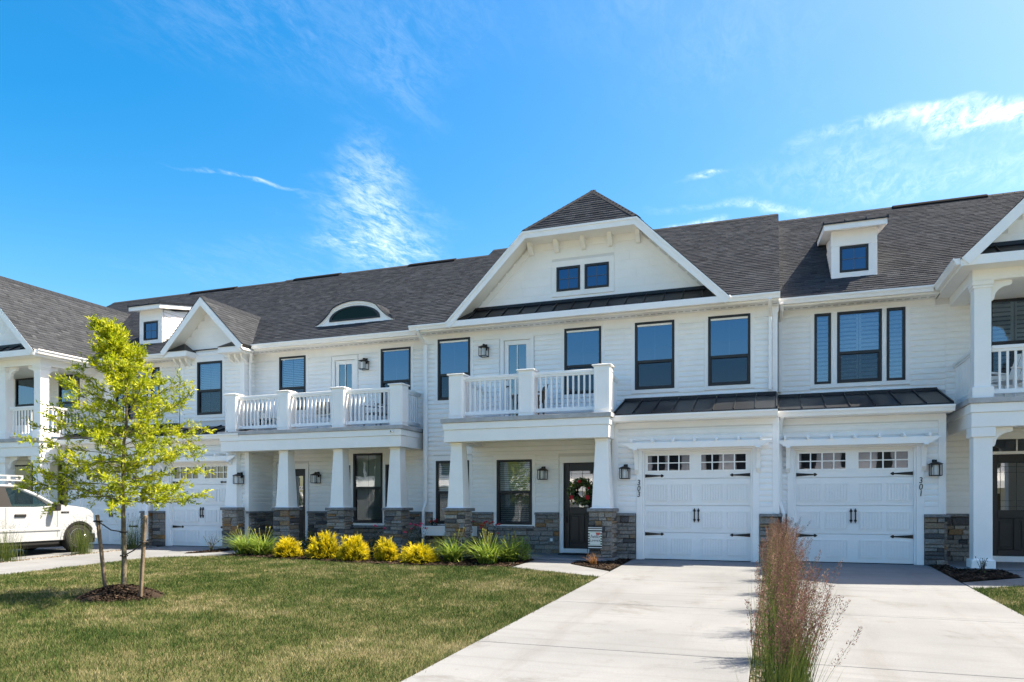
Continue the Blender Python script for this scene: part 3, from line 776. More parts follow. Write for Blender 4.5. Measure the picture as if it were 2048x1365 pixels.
def entry_door(h, x0, x1, Y, z1, transom=None, leaded=True, glass_z=(1.1, 1.95), handle_left=True):
    b = h.mb(); c = .10; top = transom or z1
    b.box(x0-c, x0, Y-.04, Y+.14, .03, top); b.box(x1, x1+c, Y-.04, Y+.14, .03, top); b.box(x0-c, x1+c, Y-.042, Y+.14, top, top+.15)
    if transom: b.box(x0, x1, Y-.02, Y+.12, z1, z1+.06)
    b.box(x0-c*.4, x1+c*.4, Y-.06, Y+.1, .02, .13)
    o = b.build('entry_door', 'trim', h.e, bevel=.006)
    y = Y+.04; l = h.mb(); s = .13
    l.box(x0, x0+s, y, y+.05, .13, z1); l.box(x1-s, x1, y, y+.05, .13, z1); l.box(x0+s, x1-s, y, y+.05, glass_z[1], z1); l.box(x0+s, x1-s, y, y+.05, .13, .26)
    l.box(x0+s, x1-s, y, y+.05, glass_z[0]-.16, glass_z[0]); l.box(x0+s, x1-s, y+.022, y+.05, .26, glass_z[0]-.16)
    xm = (x0+x1)/2; l.box(xm-.05, xm+.05, y, y+.022, .26, glass_z[0]-.16)
    leaf = l.build('door_leaf', 'door', o, bevel=.006)
    for a, b2 in ((x0+s+.03, xm-.08), (xm+.08, x1-s-.03)):
        p = h.mb(); p.box(a, b2, y+.008, y+.023, .31, glass_z[0]-.21); p.build('door_panel', 'door', o, bevel=.01)
    g = h.mb(); g.add([(x0+s, y+.02, glass_z[0]), (x1-s, y+.02, glass_z[0]), (x1-s, y+.02, glass_z[1]), (x0+s, y+.02, glass_z[1])], [(0,1,2,3)]); g.build('pane', 'door_pane', o, normals=False)
    if leaded:
        k = h.mb(); d = .006
        for t in (.08, .5, .92): xx = x0+s+(x1-x0-2*s)*t; k.box(xx-d/2, xx+d/2, y+.012, y+.019, glass_z[0], glass_z[1])
        for t in (.08, .2, .8, .92): zz2 = glass_z[0]+(glass_z[1]-glass_z[0])*t; k.box(x0+s, x1-s, y+.010, y+.0115, zz2-d/2, zz2+d/2)
        k.build('lead_bars', 'iron', o)
    if transom:
        g = h.mb(); g.add([(x0, Y+.05, z1+.06), (x1, Y+.05, z1+.06), (x1, Y+.05, transom), (x0, Y+.05, transom)], [(0,1,2,3)]); g.build('transom_pane', 'glass_low', o, normals=False)
        g = h.mb(); g.box(xm-.012, xm+.012, Y+.03, Y+.06, z1+.06, transom); g.build('transom_bar', 'trim', o)
    k = h.mb(); xk = x0+.06 if handle_left else x1-.06
    k.box(xk-.025, xk+.025, y-.012, y, .92, 1.02); k.box(xk-.022, xk+.022, y-.012, y, .72, .9)
    k.tube([(xk, y-.012, .88), (xk, y-.05, .85), (xk, y-.05, .76), (xk, y-.012, .73)], .009, 6); k.build('door_handle', 'iron', o)
    return o
M['door_pane'] = glass_mat('leaded_glass', .30, (.85, .9, .95), (.45, .5, .5))

def gable_rake(h, pts, w, y0, y1, name='rake_board', m='trim', par=None):
    """one mitred white board along a chain of (x,z) points, hanging below it by w (measured square to the line)"""
    P_ = [Vector(q) for q in pts]; nn = []
    for a, c in zip(P_, P_[1:]):
        d = (c-a).normalized(); n = Vector((d.y, -d.x))
        if n.y > 0: n = -n
        nn.append(n)
    low = []
    for i, q in enumerate(P_):
        if i == 0: low.append(q+nn[0]*w)
        elif i == len(P_)-1: low.append(q+nn[-1]*w)
        else:
            t = (nn[i-1]+nn[i]).normalized(); low.append(q+t*w/max(.3, t.dot(nn[i])))
    b = h.mb(); k = len(P_)
    vs_ = [(q.x, y, q.y) for y in (y0, y1) for q in P_+low]
    f = []
    for i in range(k-1):
        for o in (0, 2*k): f.append((o+i, o+i+1, o+k+i+1, o+k+i))
        f.append((i, i+1, 2*k+i+1, 2*k+i)); f.append((k+i, k+i+1, 3*k+i+1, 3*k+i))
    f += [(0, k, 3*k, 2*k), (k-1, 2*k-1, 4*k-1, 3*k-1)]
    b.add(vs_, f)
    return b.build(name, m, par or h.e)

def brace(h, par, x, y, z, s, size=.34, t=.08, along='x'):
    """curved corner brace under a beam; s = direction away from the post"""
    n = 8; out = [(0, 0), (size, 0), (size, -.07)]
    out += [(size-.04-(size-.11)*math.sin(i*math.pi/2/n), -.09-(size-.13)*(1-math.cos(i*math.pi/2/n))) for i in range(n+1)]
    out += [(.05, -size), (0, -size)]
    q = h.mb()
    if along == 'x': q.prism([(x+s*a, y-t/2, z+b) for a, b in out], (0, t, 0))
    else: q.prism([(x-t/2, y+s*a, z+b) for a, b in out], (t, 0, 0))
    q.build('brace', 'trim', par)

def concrete_mat():
    m = bpy.data.materials.new('broom_concrete'); m.use_nodes = True
    t = m.node_tree; b = t.nodes['Principled BSDF']; b.inputs['Roughness'].default_value = .9; b.inputs['Specular IOR Level'].default_value = .2
    g = N(t, 'ShaderNodeNewGeometry').outputs['Position']
    rnd = N(t, 'ShaderNodeObjectInfo').outputs['Random']
    big = rng_map(t, noise(t, g, .45, 5, .6), .3, .7, 0, 1); fine_ = noise(t, g, 70, 4, .7)
    st = noise(t, mapping(t, g, scale=(.5, 7, 1)), 1.0, 5, .6)
    c = mixc(t, big, (.147, .158, .170), (.186, .199, .213))
    c = mixc(t, mth(t, 'MULTIPLY', rng_map(t, st,   .50, .72, 0, 1), .6), c, (.126, .134, .142))
    c = mixc(t, mth(t, 'MULTIPLY', rng_map(t, noise(t, mapping(t, g, loc=(3, 5, 0)), .8, 6, .7, .4), .55, .7, 0, 1), .8), c, (.110, .112, .112))
    sxyz = N(t, 'ShaderNodeSeparateXYZ'); link(t, g, sxyz.inputs[0]); tr = None        # worn tyre tracks
    for cxx in (-2.2, -.85, .85, 2.15, -15.4, -14.1):
        q = rng_map(t, mth(t, 'ABSOLUTE', mth(t, 'SUBTRACT', sxyz.outputs[0], cxx)), .05, .26, 1, 0); tr = q if tr is None else mth(t, 'MAXIMUM', tr, q)
    tr = mth(t, 'MULTIPLY', tr, rng_map(t, noise(t, mapping(t, g, scale=(3, .5, 1)), 1.3, 5, .65), .42, .68, 0, .30))
    c = mixc(t, tr, c, (.105, .105, .105))
    spot = rng_map(t, noise(t, g, 9, 3, .6), .68, .74, 0, 1)
    c = mixc(t, mth(t, 'MULTIPLY', spot, .35), c, (.11, .105, .10))
    k = rng_map(t, fine_, .3, .7, .93, 1.07); kc = N(t, 'ShaderNodeCombineXYZ')
    for i in range(3): link(t, k, kc.inputs[i])
    c = mixc(t, 1.0, c, kc.outputs[0], 'MULTIPLY'); link(t, c, b.inputs['Base Color'])
    bn = N(t, 'ShaderNodeBump'); bn.inputs['Strength'].default_value = .25; bn.inputs['Distance'].default_value = .004
    link(t, noise(t, mapping(t, g, scale=(40, 400, 40)), 1.0, 3, .6), bn.inputs['Height']); link(t, bn.outputs[0], b.inputs['Normal'])
    return m
M['concrete'] = concrete_mat()

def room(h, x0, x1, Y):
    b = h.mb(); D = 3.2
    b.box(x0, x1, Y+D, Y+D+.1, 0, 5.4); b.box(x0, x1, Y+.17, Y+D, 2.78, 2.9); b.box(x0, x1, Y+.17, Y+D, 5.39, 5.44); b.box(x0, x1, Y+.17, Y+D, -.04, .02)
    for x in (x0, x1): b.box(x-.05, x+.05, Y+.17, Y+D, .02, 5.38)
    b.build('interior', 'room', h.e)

def skirt(h, par, x0, x1, Y, holes):
    t = h.mb()
    for a, b in subtract((x0, x1), [(q[0], q[1]) for q in holes if q[2] < 1.05]): t.box(a, b, Y-.03, Y-.001, .98, 1.125)
    t.build('skirt_board', 'trim', par)

def cross_gable(h, cx, half, zb, yf, yw, seed, ye):
    """45-degree gable roof running back into the main slope; returns roof part. eave corners at cx±half, z zb; ye = main eave line"""
    zp = zb+half; ub_ = lambda z: ye+(z-5.55)/PITCH
    o = None
    for s in (-1, 1):
        p = [(cx+s*half, yf, zb), (cx, yf, zp), (cx, ub_(zp)+.1, zp), (cx+s*half, max(yf+.3, ub_(zb)+.1), zb)]
        q = roof_slab(h, p, .09, name='cross_roof')
        poly = [(0, 0), (0, half*math.sqrt(2)), (ub_(zp)+.1-yf, half*math.sqrt(2)), (max(yf+.3, ub_(zb)+.1)-yf, 0)]
        shingles(h, q, (cx+s*half, yf-.03, zb), (0, 1, 0), (-s, 0, 1), poly, seed=seed+s)
    c = h.mb(); y = yf+.01
    while y < ub_(zp):
        c.prism([(cx-.13, y, zp-.115), (cx, y, zp+.022), (cx+.13, y, zp-.115), (cx, y, zp-.01)], (0, .24, 0)); y += .25
    c.build('ridge_cap', 'shingle', q)
    return q

# ------------------------------------------------------------------ the two end units (garage, triple window, porch wing with gable)
def end_unit(h, num, seed):
    Yw, Yg = 17.05, 15.85
    tri = [(.80, 1.13), (1.25, 2.11), (2.20, 2.55)]
    wz = (3.76, 5.28)
    bw = (4.05, 4.95, 3.75, 5.28); gw = (6.1, 7.1, .68, 2.45); bw2 = (6.0, 6.9, 3.75, 5.28)
    ed = (4.08, 5.0, 0, 2.47)
    holes = [(a, b, *wz) for a, b in tri] + [bw, gw, bw2, ed]
    w = wall(h, .05, 8.3, Yw, 0, 5.42, holes)
    sid = [(.80-.09, 2.55+.09, 3.76-.09, 5.42), whole(*bw), whole(*gw), whole(*bw2), (ed[0]-.1, ed[1]+.1, 0, 2.62)]
    boards(h, w, .15, 3.28, Yw, 3.52, 5.27, sid); boards(h, w, 3.28, 8.2, Yw, 3.08, 5.27, sid)
    boards(h, w, 3.03, 8.2, Yw, 1.13, 2.72, sid)
    skirt(h, w, 3.03, 8.2, Yw, sid)
    t = h.mb(); t.box(.05, .15, Yw-.034, Yw, 3.0, 5.27); t.build('corner_board', 'trim', w)
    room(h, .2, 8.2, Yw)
    for i, (a, b) in enumerate(tri): window(h, a, b, *wz, Yw, rail=4.40 if i == 1 else None, blind='shutter', trim=0, grille=False)
    t = h.mb()
    for a, b in ((.71, .80), (1.13, 1.25), (2.11, 2.20), (2.55, 2.64)): t.box(a, b, Yw-.033, Yw+.004, wz[0], wz[1])
    t.box(.71, 2.64, Yw-.035, Yw+.004, wz[0]-.09, wz[0]); t.box(.71, 2.64, Yw-.035, Yw+.004, wz[1], 5.30); t.build('window_casing', 'trim', h.e, bevel=.004)
    window(h, *bw, Yw, rail=4.40, blind='shutter'); window(h, *bw2, Yw, rail=4.40); window(h, *gw, Yw, rail=1.5, low=True)
    entry_door(h, ed[0], ed[1], Yw, 2.17, transom=2.47, glass_z=(1.05, 2.0), handle_left=False)
    stone_wall(h, 3.03, 8.2, Yw, 0, .92, [whole(*gw), (ed[0]-.1, ed[1]+.1, -1, 2.62)])
    garage(h, .05, 3.03, Yg, Yw, .36, 2.56, [(2.69, 3.03)] + ([(.05, .23)] if num == '301' else [(.05, .23)]), num, 2.63, [2.86], .07, 3.12, left_side=True, right_side=True)
    lantern(h, 3.55 if num == '307' else 5.5, Yw-.02, 1.85); lantern(h, 7.3, Yw-.02, 4.45)
    # porch wing
    Yf = 15.15; x0 = 3.33; x1 = 8.05
    b = h.mb(); b.box(x0, x1, Yf, Yf+.32, 2.56, 2.82); b.box(x0-.02, x1, Yf-.025, Yf+.33, 2.822, 2.985)
    b.box(x0+.001, x0+.30, Yf+.322, Yw, 2.562, 2.985)
    b.box(x0-.02, x0+.28, Yf+.332, Yw, 2.823, 2.984); o = b.build('porch_beam', 'trim', h.e, bevel=.006)
    c = h.mb(); c.box(x0+.05, x1-.05, Yf+.2, Yw, 2.70, 2.72); c.build('porch_ceiling', 'trim', o)
    d = h.mb(); d.box(x0-.06, x1, Yf-.06, Yf+.02, 2.987, 3.08); d.box(x0-.06, x0+.02, Yf+.021, Yw, 2.987, 3.08); d.build('deck_trim', 'grey_trim', o, bevel=.004)
    d = h.mb(); d.box(x0+.021, x1-.02, Yf+.021, Yw-.03, 2.99, 3.07); d.build('balcony_deck', 'grey_trim', o)
    cols = (3.52, 4.97, 7.80)
    for cx in cols:
        cy = Yf+.20
        c = h.mb(); c.box(cx-.15, cx+.15, cy-.15, cy+.15, .15, 2.40); col = c.build('porch_column', 'trim', h.e, bevel=.008)
        c = h.mb(); c.box(cx-.19, cx+.19, cy-.19, cy+.19, -.06, .17); c.build('plinth', 'trim', col, bevel=.01)
        c = h.mb(); c.box(cx-.19, cx+.19, cy-.19, cy+.19, 2.38, 2.559); c.build('capital', 'trim', col, bevel=.01)
        c = h.mb(); c.box(cx-.135, cx+.135, cy-.135, cy+.135, 3.28, 5.08); up = c.build('balcony_column', 'trim', h.e, bevel=.008)
        c = h.mb(); c.box(cx-.17, cx+.17, cy-.17, cy+.17, 3.081, 3.29); c.build('plinth', 'trim', up, bevel=.01)
        c = h.mb(); c.box(cx-.155, cx+.155, cy-.155, cy+.155, 5.07, 5.12); c.box(cx-.17, cx+.17, cy-.17, cy+.17, 5.12, 5.199); c.build('capital', 'trim', up, bevel=.008)
        for s in (-1, 1):
            if (cx, s) == (3.52, -1) or (cx, s) == (7.8, 1): continue
            brace(h, col, cx+s*.15, cy, 2.559, s); brace(h, up, cx+s*.135, cy, 5.199, s)
        if cx == 3.52:
            brace(h, up, cx, cy+.135, 5.199, 1, along='y'); brace(h, col, cx, cy+.15, 2.559, 1, along='y')
    r = h.mb(); r.box(x0+.10, x0+.20, Yw-.07, Yw-.035, 3.9, 4.05); rail = r.build('balcony_railing', 'trim', h.e)
    for a, b2 in zip(cols, cols[1:]): rail_run(h, rail, a+.17, b2-.17, Yf+.20)
    rail_run(h, rail, Yf+.38, Yw-.03, 3.46, 'y')
    # wing frieze, gable and roof
    b = h.mb(); b.box(x0+.02, x1, Yf+.03, Yf+.34, 5.20, 5.42); b.box(x0+.021, x0+.33, Yf+.341, Yw, 5.202, 5.42); b.build('balcony_beam', 'trim', h.e, bevel=.006)
    b = h.mb(); b.box(x0+.34, x1, Yf+.35, Yw-.032, 5.27, 5.30); b.build('balcony_ceiling', 'trim', h.e)
    cx, half, zb, yf = 5.70, 2.60, 5.52, 14.80
    g = h.mb(); g.pxz([(cx-half+.10, zb), (cx+half-.10, zb), (cx, zb+half-.12)], Yf+.03, Yf+.12); gw_ = g.build('gable_wall', 'core', h.e)
    shakes(h, gw_, [(cx-half+.4, zb+.25), (cx+half-.4, zb+.25), (cx, zb+half-.15)], Yf+.03, .20)
    cross_gable(h, cx, half, zb, yf, Yf, seed, 16.6)
    gable_rake(h, [(cx-half, zb-.0), (cx, zb+half-.03), (cx+half, zb)], .17, yf-.035, yf+.01)
    sf = h.mb()
    for s in (-1, 1): sf.prism([(cx+s*half, yf+.01, zb-.13), (cx, yf+.01, zb+half-.13), (cx, Yf+.03, zb+half-.13), (cx+s*half, Yf+.03, zb-.13)], (0, 0, -.02))
    sf.build('soffit', 'trim', h.e)
    metal_roof(h, cx-half+.14, cx+half-.14, yf+.03, 5.57, Yf+.03, 5.79, tin=.20)
    f = h.mb(); f.box(cx-half+.03, cx+half-.03, yf+.0, yf+.03, 5.39, 5.56); f.build('fascia', 'trim', h.e)
    f = h.mb(); f.box(cx-half+.03, cx+half-.03, yf+.031, Yf+.03, 5.39, 5.42); f.build('soffit', 'trim', h.e)
    f = h.mb(); f.box(cx-half+.03, x0+.02, Yf+.031, Yw, 5.391, 5.419); f.build('soffit', 'trim', h.e)
    f = h.mb(); f.box(cx-half, cx-half+.03, yf+.02, 16.62, 5.39, 5.545); f.build('fascia', 'trim', h.e)
    gutter_y(h, yf+.06, 16.58, cx-half, 5.555, -1)
    # main eave and roof
    eave(h, .03, cx-half, 16.6, Yw, gx0=.0, gx1=cx-half-.115)
    mr = main_roof(h, .06, 8.4, 16.6, seed+5, vents=((3.0, 5.2),) if num == '301' else ((2.3, 4.4),), L=5.53)
    # shed dormer
    d0, d1, yd = 1.19, 2.05, 17.5; zd = 5.55+(yd-16.6)*PITCH
    b = h.mb(); b.box(d0, d1, yd, yd+.08, zd-.25, 7.17)
    for x, s in ((d0, 1), (d1, -1)): b.prism([(x, yd+.08, zd-.2), (x, yd+.08, 7.12), (x, 19.6, 7.6), (x, 19.6, 7.2)], (s*.06, 0, 0))
    dm = b.build('dormer', 'trim', h.e)
    for s, x in (('left', d0), ('right', d1)):
        z = zd+.02
        sg = h.sx*(1 if s == 'right' else -1)
        while z < 7.1:
            y1 = min(16.6+(z+.116-5.55)/PITCH, 19.5)
            if y1 > yd+.15:
                if sg > 0: inst('siding_board', BOARD, dm, (h.x(x), yd+.04+h.oy, z), (y1-yd-.04, 1, .116), R(90))
                else: inst('siding_board', BOARD, dm, (h.x(x), y1+h.oy, z), (y1-yd-.04, 1, .116), R(-90))
            z += .116
    t = h.mb(); wx0, wx1 = 1.335, 1.905
    t.box(d0-.025, wx0, yd-.03, yd, zd-.03, 6.83); t.box(wx1, d1+.025, yd-.03, yd, zd-.03, 6.83); t.box(wx0, wx1, yd-.03, yd, zd-.03, 6.25); t.box(d0-.025, d1+.025, yd-.028, yd, 6.833, 7.175); t.build('dormer_trim', 'trim', dm, bevel=.004)
    wf = h.mb(); 
    for q in ((wx0, wx0+.05, 6.25, 6.82), (wx1-.05, wx1, 6.25, 6.82), (wx0+.05, wx1-.05, 6.25, 6.30), (wx0+.05, wx1-.05, 6.77, 6.82)): wf.box(q[0], q[1], yd-.035, yd-.001, q[2], q[3])
    wn = wf.build('dormer_window', 'black', dm)
    p = h.mb(); p.add([(wx0+.05, yd-.012, 6.3), (wx1-.05, yd-.012, 6.3), (wx1-.05, yd-.012, 6.77), (wx0+.05, yd-.012, 6.77)], [(0,1,2,3)]); p.build('dormer_pane', 'attic_pane', dm, normals=False)
    p = h.mb(); xm = (wx0+wx1)/2; p.box(xm-.006, xm+.006, yd-.016, yd-.0125, 6.3, 6.77); p.box(wx0+.05, wx1-.05, yd-.0205, yd-.017, 6.53, 6.542); p.build('dormer_grille', 'grille', dm)
    rz = lambda y: 7.26+(y-17.2)*.2
    b = h.mb(); b.prism([(d0-.19, 17.22, rz(17.22)-.14), (d1+.19, 17.22, rz(17.22)-.14), (d1+.19, 20.0, rz(20)-.14), (d0-.19, 20.0, rz(20)-.14)], (0, 0, .125)); b.build('dormer_eave', 'trim', dm)
    b = h.mb(); b.prism([(d0-.22, 17.19, rz(17.19)-.013), (d1+.22, 17.19, rz(17.19)-.013), (d1+.22, 20.05, rz(20.05)-.013), (d0-.22, 20.05, rz(20.05)-.013)], (0, 0, .03))
    for i in range(4): x = d0-.2+(d1-d0+.4)*i/3; b.prism([(x-.012, 17.185, rz(17.185)+.017), (x+.012, 17.185, rz(17.185)+.017), (x+.012, 20, rz(20)+.017), (x-.012, 20, rz(20)+.017)], (0, 0, .03))
    b.build('dormer_roof', 'metal', dm)
    sl_ = h.mb(); sl_.box(3.05, x1+.1, Yf-.05, Yw, -.12, .02); sl_.build('porch_slab', 'concrete', h.e, bevel=.01)
M['attic_pane'] = glass_mat('attic_glass', .20, (.45, .65, .95), (.03, .035, .05))
M['brow_pane'] = glass_mat('eyebrow_glass', .035, (.8, .8, .6), (.05, .05, .035))

hA = House('white end townhouse numbered 301 with shed dormer and columned two-storey porch at right', (1.6, 15.85, 0))
end_unit(hA, '301', 11)
downspout(hA, [(.14, 16.50, 5.46), (.14, 16.62, 5.34), (.10, 16.96, 5.16), (.10, 16.965, 3.62)])
downspout(hA, [(.13, 15.5, 2.93), (.10, 15.62, 2.8), (.095, 15.755, 2.6), (.095, 15.755, 1.22), (.16, 15.66, .98), (.16, 15.66, .22), (.10, 15.5, .10)])
hD = House('white townhouse numbered 307 behind the pickup, with shed dormer and porch wing', (-18.2, 15.75, 0), -1, -16.55, -.10)
end_unit(hD, '307', 41)
downspout(hD, [(.12, 15.5, 2.93), (.10, 15.62, 2.8), (-.09, 15.755, 2.6), (-.09, 15.755, 1.22), (-.12, 15.66, .98), (-.12, 15.66, .22), (-.2, 15.5, .10)])

# ------------------------------------------------------------------ unit 303: clipped gable
h = hB = House('white townhouse numbered 303 with clipped front gable and two-post balcony over the wreathed door', (-4.1, 16.0, 0))
Yw, Yg = 16.5, 15.5
up = [(-7.93, -7.05, 3.76, 5.28), (-4.65, -3.77, 3.74, 5.28), (-2.99, -2.11, 3.76, 5.28), (-1.38, -.50, 3.76, 5.28)]
bd = (-6.17, -5.50, 3.09, 5.12)
lo = [(-7.98, -7.08, .68, 2.25), (-6.35, -5.45, .68, 2.24)]
ed = (-4.67, -3.80, 0, 2.14)
gws = [(-4.84, -4.27), (-4.16, -3.59)]
holes = up+lo+[bd, ed]
w = wall(h, -8.33, .05, Yw, 0, 5.42, holes)
sid = [whole(*q) for q in up+lo] + [(bd[0]-.12, bd[1]+.12, 3, 5.27), (ed[0]-.12, ed[1]+.12, 0, 2.32)]
boards(h, w, -8.23, -7.0, Yw, 1.13, 5.18, sid)
boards(h, w, -7.0, -3.25, Yw, 1.13, 2.70, sid); boards(h, w, -7.0, -3.25, Yw, 3.08, 5.18, sid); boards(h, w, -3.25, -.05, Yw, 3.54, 5.18, sid)
skirt(h, w, -8.3, -3.27, Yw, sid)
for xa, za in ((-8.33, .98), (-.05, 3.0)):
    t = h.mb(); t.box(xa, xa+.1, Yw-.034, Yw, za, 5.27); t.build('corner_board', 'trim', w)
t = h.mb(); t.box(-8.23, -.05, Yw-.026, Yw, 5.185, 5.27); t.build('frieze_board', 'trim', w)
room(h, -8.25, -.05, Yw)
for q in up: window(h, *q, Yw, rail=4.385, head=.10)
window(h, *lo[0], Yw, rail=1.46, low=True, blind='slats', grille=False); window(h, *lo[1], Yw, rail=1.46, low=True, blind='slats', grille=False)
full_door(h, *bd[:2], Yw, bd[2], bd[3])
entry_door(h, ed[0], ed[1], Yw, 2.14)
lantern(h, -6.64, Yw-.02, 4.90); lantern(h, -5.15, Yw-.02, 1.90)
stone_wall(h, -8.3, -3.28, Yw, 0, .92, [whole(*q) for q in lo]+[(ed[0]-.1, ed[1]+.1, -1, 3)])
for q in lo:
    sl_ = h.mb(); sl_.box(q[0]-.06, q[1]+.06, Yw-.10, Yw-.036, q[2]-.09, q[2]-.03); sl_.build('window_sill', 'cap', h.e, bevel=.006)
garage(h, -3.27, .05, Yg, Yw, -2.65, -.43, [(-3.27, -2.79), (-.29, .05)], '303', -2.725, [-3.0], -3.22, .03)
porch(h, -7.0, -3.24, 14.85, Yw, (-6.765, -3.43), (-6.75, -5.09, -3.41), right_to=Yg)
eave(h, -8.38, .07, 16.03, Yw, gx0=-8.48, gx1=-7.36); gutter(h, -.96, .10, 16.06, 5.555)
main_roof(h, -8.42, .09, 16.03, 21, L=5.53)
# gable
cx, half, zb, yf = -4.18, 3.28, 5.55, 15.97
zp = zb+half; zh = 7.50; hw = zp-zh
g = h.mb(); g.pxz([(cx-half+.12, zb+.02), (cx+half-.12, zb+.02), (cx+hw+.02, zh-.08), (cx-hw-.02, zh-.08)], Yw, Yw+.1); gwl = g.build('gable_wall', 'core', h.e)
shk = [(-4.96, -3.47, 6.05, 6.88)]
shakes(h, gwl, [(cx-half+.56, zb+.38), (cx+half-.56, zb+.38), (cx+hw-.04, zh-.14), (cx-hw+.04, zh-.14)], Yw, .20, shk)
for a, b in gws:
    wf = h.mb()
    for q in ((a, a+.05, 6.17, 6.74), (b-.05, b, 6.17, 6.74), (a+.05, b-.05, 6.17, 6.22), (a+.05, b-.05, 6.69, 6.74)): wf.box(q[0], q[1], Yw-.045, Yw-.001, q[2], q[3])
    wn = wf.build('gable_window', 'black', h.e)
    p = h.mb(); p.add([(a+.05, Yw-.015, 6.22), (b-.05, Yw-.015, 6.22), (b-.05, Yw-.015, 6.69), (a+.05, Yw-.015, 6.69)], [(0,1,2,3)]); p.build('pane', 'attic_pane', wn, normals=False)
    p = h.mb(); xm = (a+b)/2; p.box(xm-.006, xm+.006, Yw-.02, Yw-.0155, 6.22, 6.69); p.box(a+.05, b-.05, Yw-.026, Yw-.0205, 6.449, 6.461); p.build('grille', 'grille', wn)
t = h.mb(); t.box(-4.96, -4.84, Yw-.03, Yw, 6.17, 6.74); t.box(-4.27, -4.16, Yw-.03, Yw, 6.17, 6.74); t.box(-3.59, -3.47, Yw-.03, Yw, 6.17, 6.74); t.box(-4.96, -3.47, Yw-.031, Yw, 6.05, 6.17); t.box(-4.96, -3.47, Yw-.031, Yw, 6.74, 6.88)
t.build('window_casing', 'trim', h.e, bevel=.004)
yap = yf+1.42; ubk = lambda z: 16.03+(z-5.55)/PITCH
for s in (-1, 1):
    q = roof_slab(h, [(cx+s*half, yf, zb), (cx+s*hw, yf, zh), (cx, yap, zp), (cx, ubk(zp)+.1, zp), (cx+s*half, yf+.35, zb)], .09, name='cross_roof')
    r2 = math.sqrt(2)
    shingles(h, q, (cx+s*half, yf-.03, zb), (0, 1, 0), (-s, 0, 1), [(0, 0), (0, (zh-zb)*r2), (yap-yf+.03, half*r2), (ubk(zp)+.13-yf, half*r2), (.38, 0)], seed=60+s)
q = roof_slab(h, [(cx-hw, yf, zh), (cx+hw, yf, zh), (cx, yap, zp)], .08, name='hip_roof')
hl = math.hypot(1.42, hw)
shingles(h, q, (cx-hw-.02, yf-.03, zh-.02), (1, 0, 0), (0, 1.42, hw), [(0, 0), (2*hw+.04, 0), (hw+.02, hl+.03)], seed=77)
for s in (-1, 1):                                              # hip caps
    c = h.mb(); n = 12
    for i in range(n):
        a = Vector((cx+s*hw, yf-.02, zh)).lerp(Vector((cx, yap, zp)), i/n); b_ = Vector((cx+s*hw, yf-.02, zh)).lerp(Vector((cx, yap, zp)), (i+.96)/n)
        c.prism([a+Vector((s*.10, .05, -.055)), a+Vector((0, 0, .028)), a+Vector((-s*.10, -.02, -.0)), a+Vector((0, 0, -.03))], b_-a)
    c.build('hip_cap', 'shingle', q)
rk = [(cx-half-.02, zb-.03), (cx-hw, zh-.02), (cx+hw, zh-.02), (cx+half+.02, zb-.03)]
gable_rake(h, rk, .16, yf-.04, yf+.0)
gable_rake(h, [(a, b-.0) for a, b in rk], .045, yf-.06, yf-.041, name='rake_moulding')
sf = h.mb()
for s in (-1, 1): sf.prism([(cx+s*half, yf, zb-.12), (cx+s*hw, yf, zh-.12), (cx+s*hw, Yw, zh-.12), (cx+s*half, Yw, zb-.12)], (0, 0, -.02))
sf.box(cx-hw, cx+hw, yf, Yw, zh-.16, zh-.14); sf.build('soffit', 'trim', h.e)
for s in (-1, 1):
    gable_rake(h, [(cx+s*(half-.24), zb+.02), (cx+s*(hw-.04), zh-.17)], .12, Yw-.03, Yw-.001, name='gable_frieze')
b = h.mb(); b.box(cx-hw-.02, cx+hw+.02, Yw-.031, Yw-.001, zh-.32, zh-.16); b.build('gable_frieze', 'trim', h.e)
for i in range(5):
    x = cx-1.27+2.54*i/4
    b = h.mb(); b.prism([(x-.05, Yw-.03, zh-.42), (x-.05, Yw-.09, zh-.40), (x-.05, Yw-.22, zh-.27), (x-.05, Yw-.26, zh-.16), (x-.05, Yw-.03, zh-.16)], (.10, 0, 0)); b.build('gable_bracket', 'trim', h.e, bevel=.006)
metal_roof(h, cx-half+.16, cx+half-.16, yf+.03, 5.585, Yw, 5.92, tin=.28)
b = h.mb(); b.box(cx-half-.02, cx+half+.02, yf-.02, yf+.05, 5.43, 5.575); b.build('pent_fascia', 'trim', h.e, bevel=.006)
downspout(h, [(-8.25, 15.98, 5.44), (-8.25, 16.1, 5.34), (-8.22, 16.40, 5.14), (-8.22, 16.41, 1.25), (-8.24, 16.30, 1.0), (-8.24, 16.30, .12)])
downspout(h, [(-.10, 15.98, 5.44), (-.10, 16.1, 5.34), (-.10, 16.41, 5.16), (-.10, 16.41, 3.60)])
b = h.mb(); b.box(-7.0, -3.28, 14.75, Yw-.03, -.12, .02); b.build('porch_slab', 'concrete', h.e, bevel=.01)
b = h.mb(); b.box(-5.02, -4.86, Yw-.115, Yw-.09, .26, .42); ob = b.build('outdoor_outlet', 'cap', h.e, bevel=.01)
b = h.mb(); b.box(-4.97, -4.91, Yw-.125, Yw-.1155, .30, .37); b.build('outlet_cover', 'trim', ob)

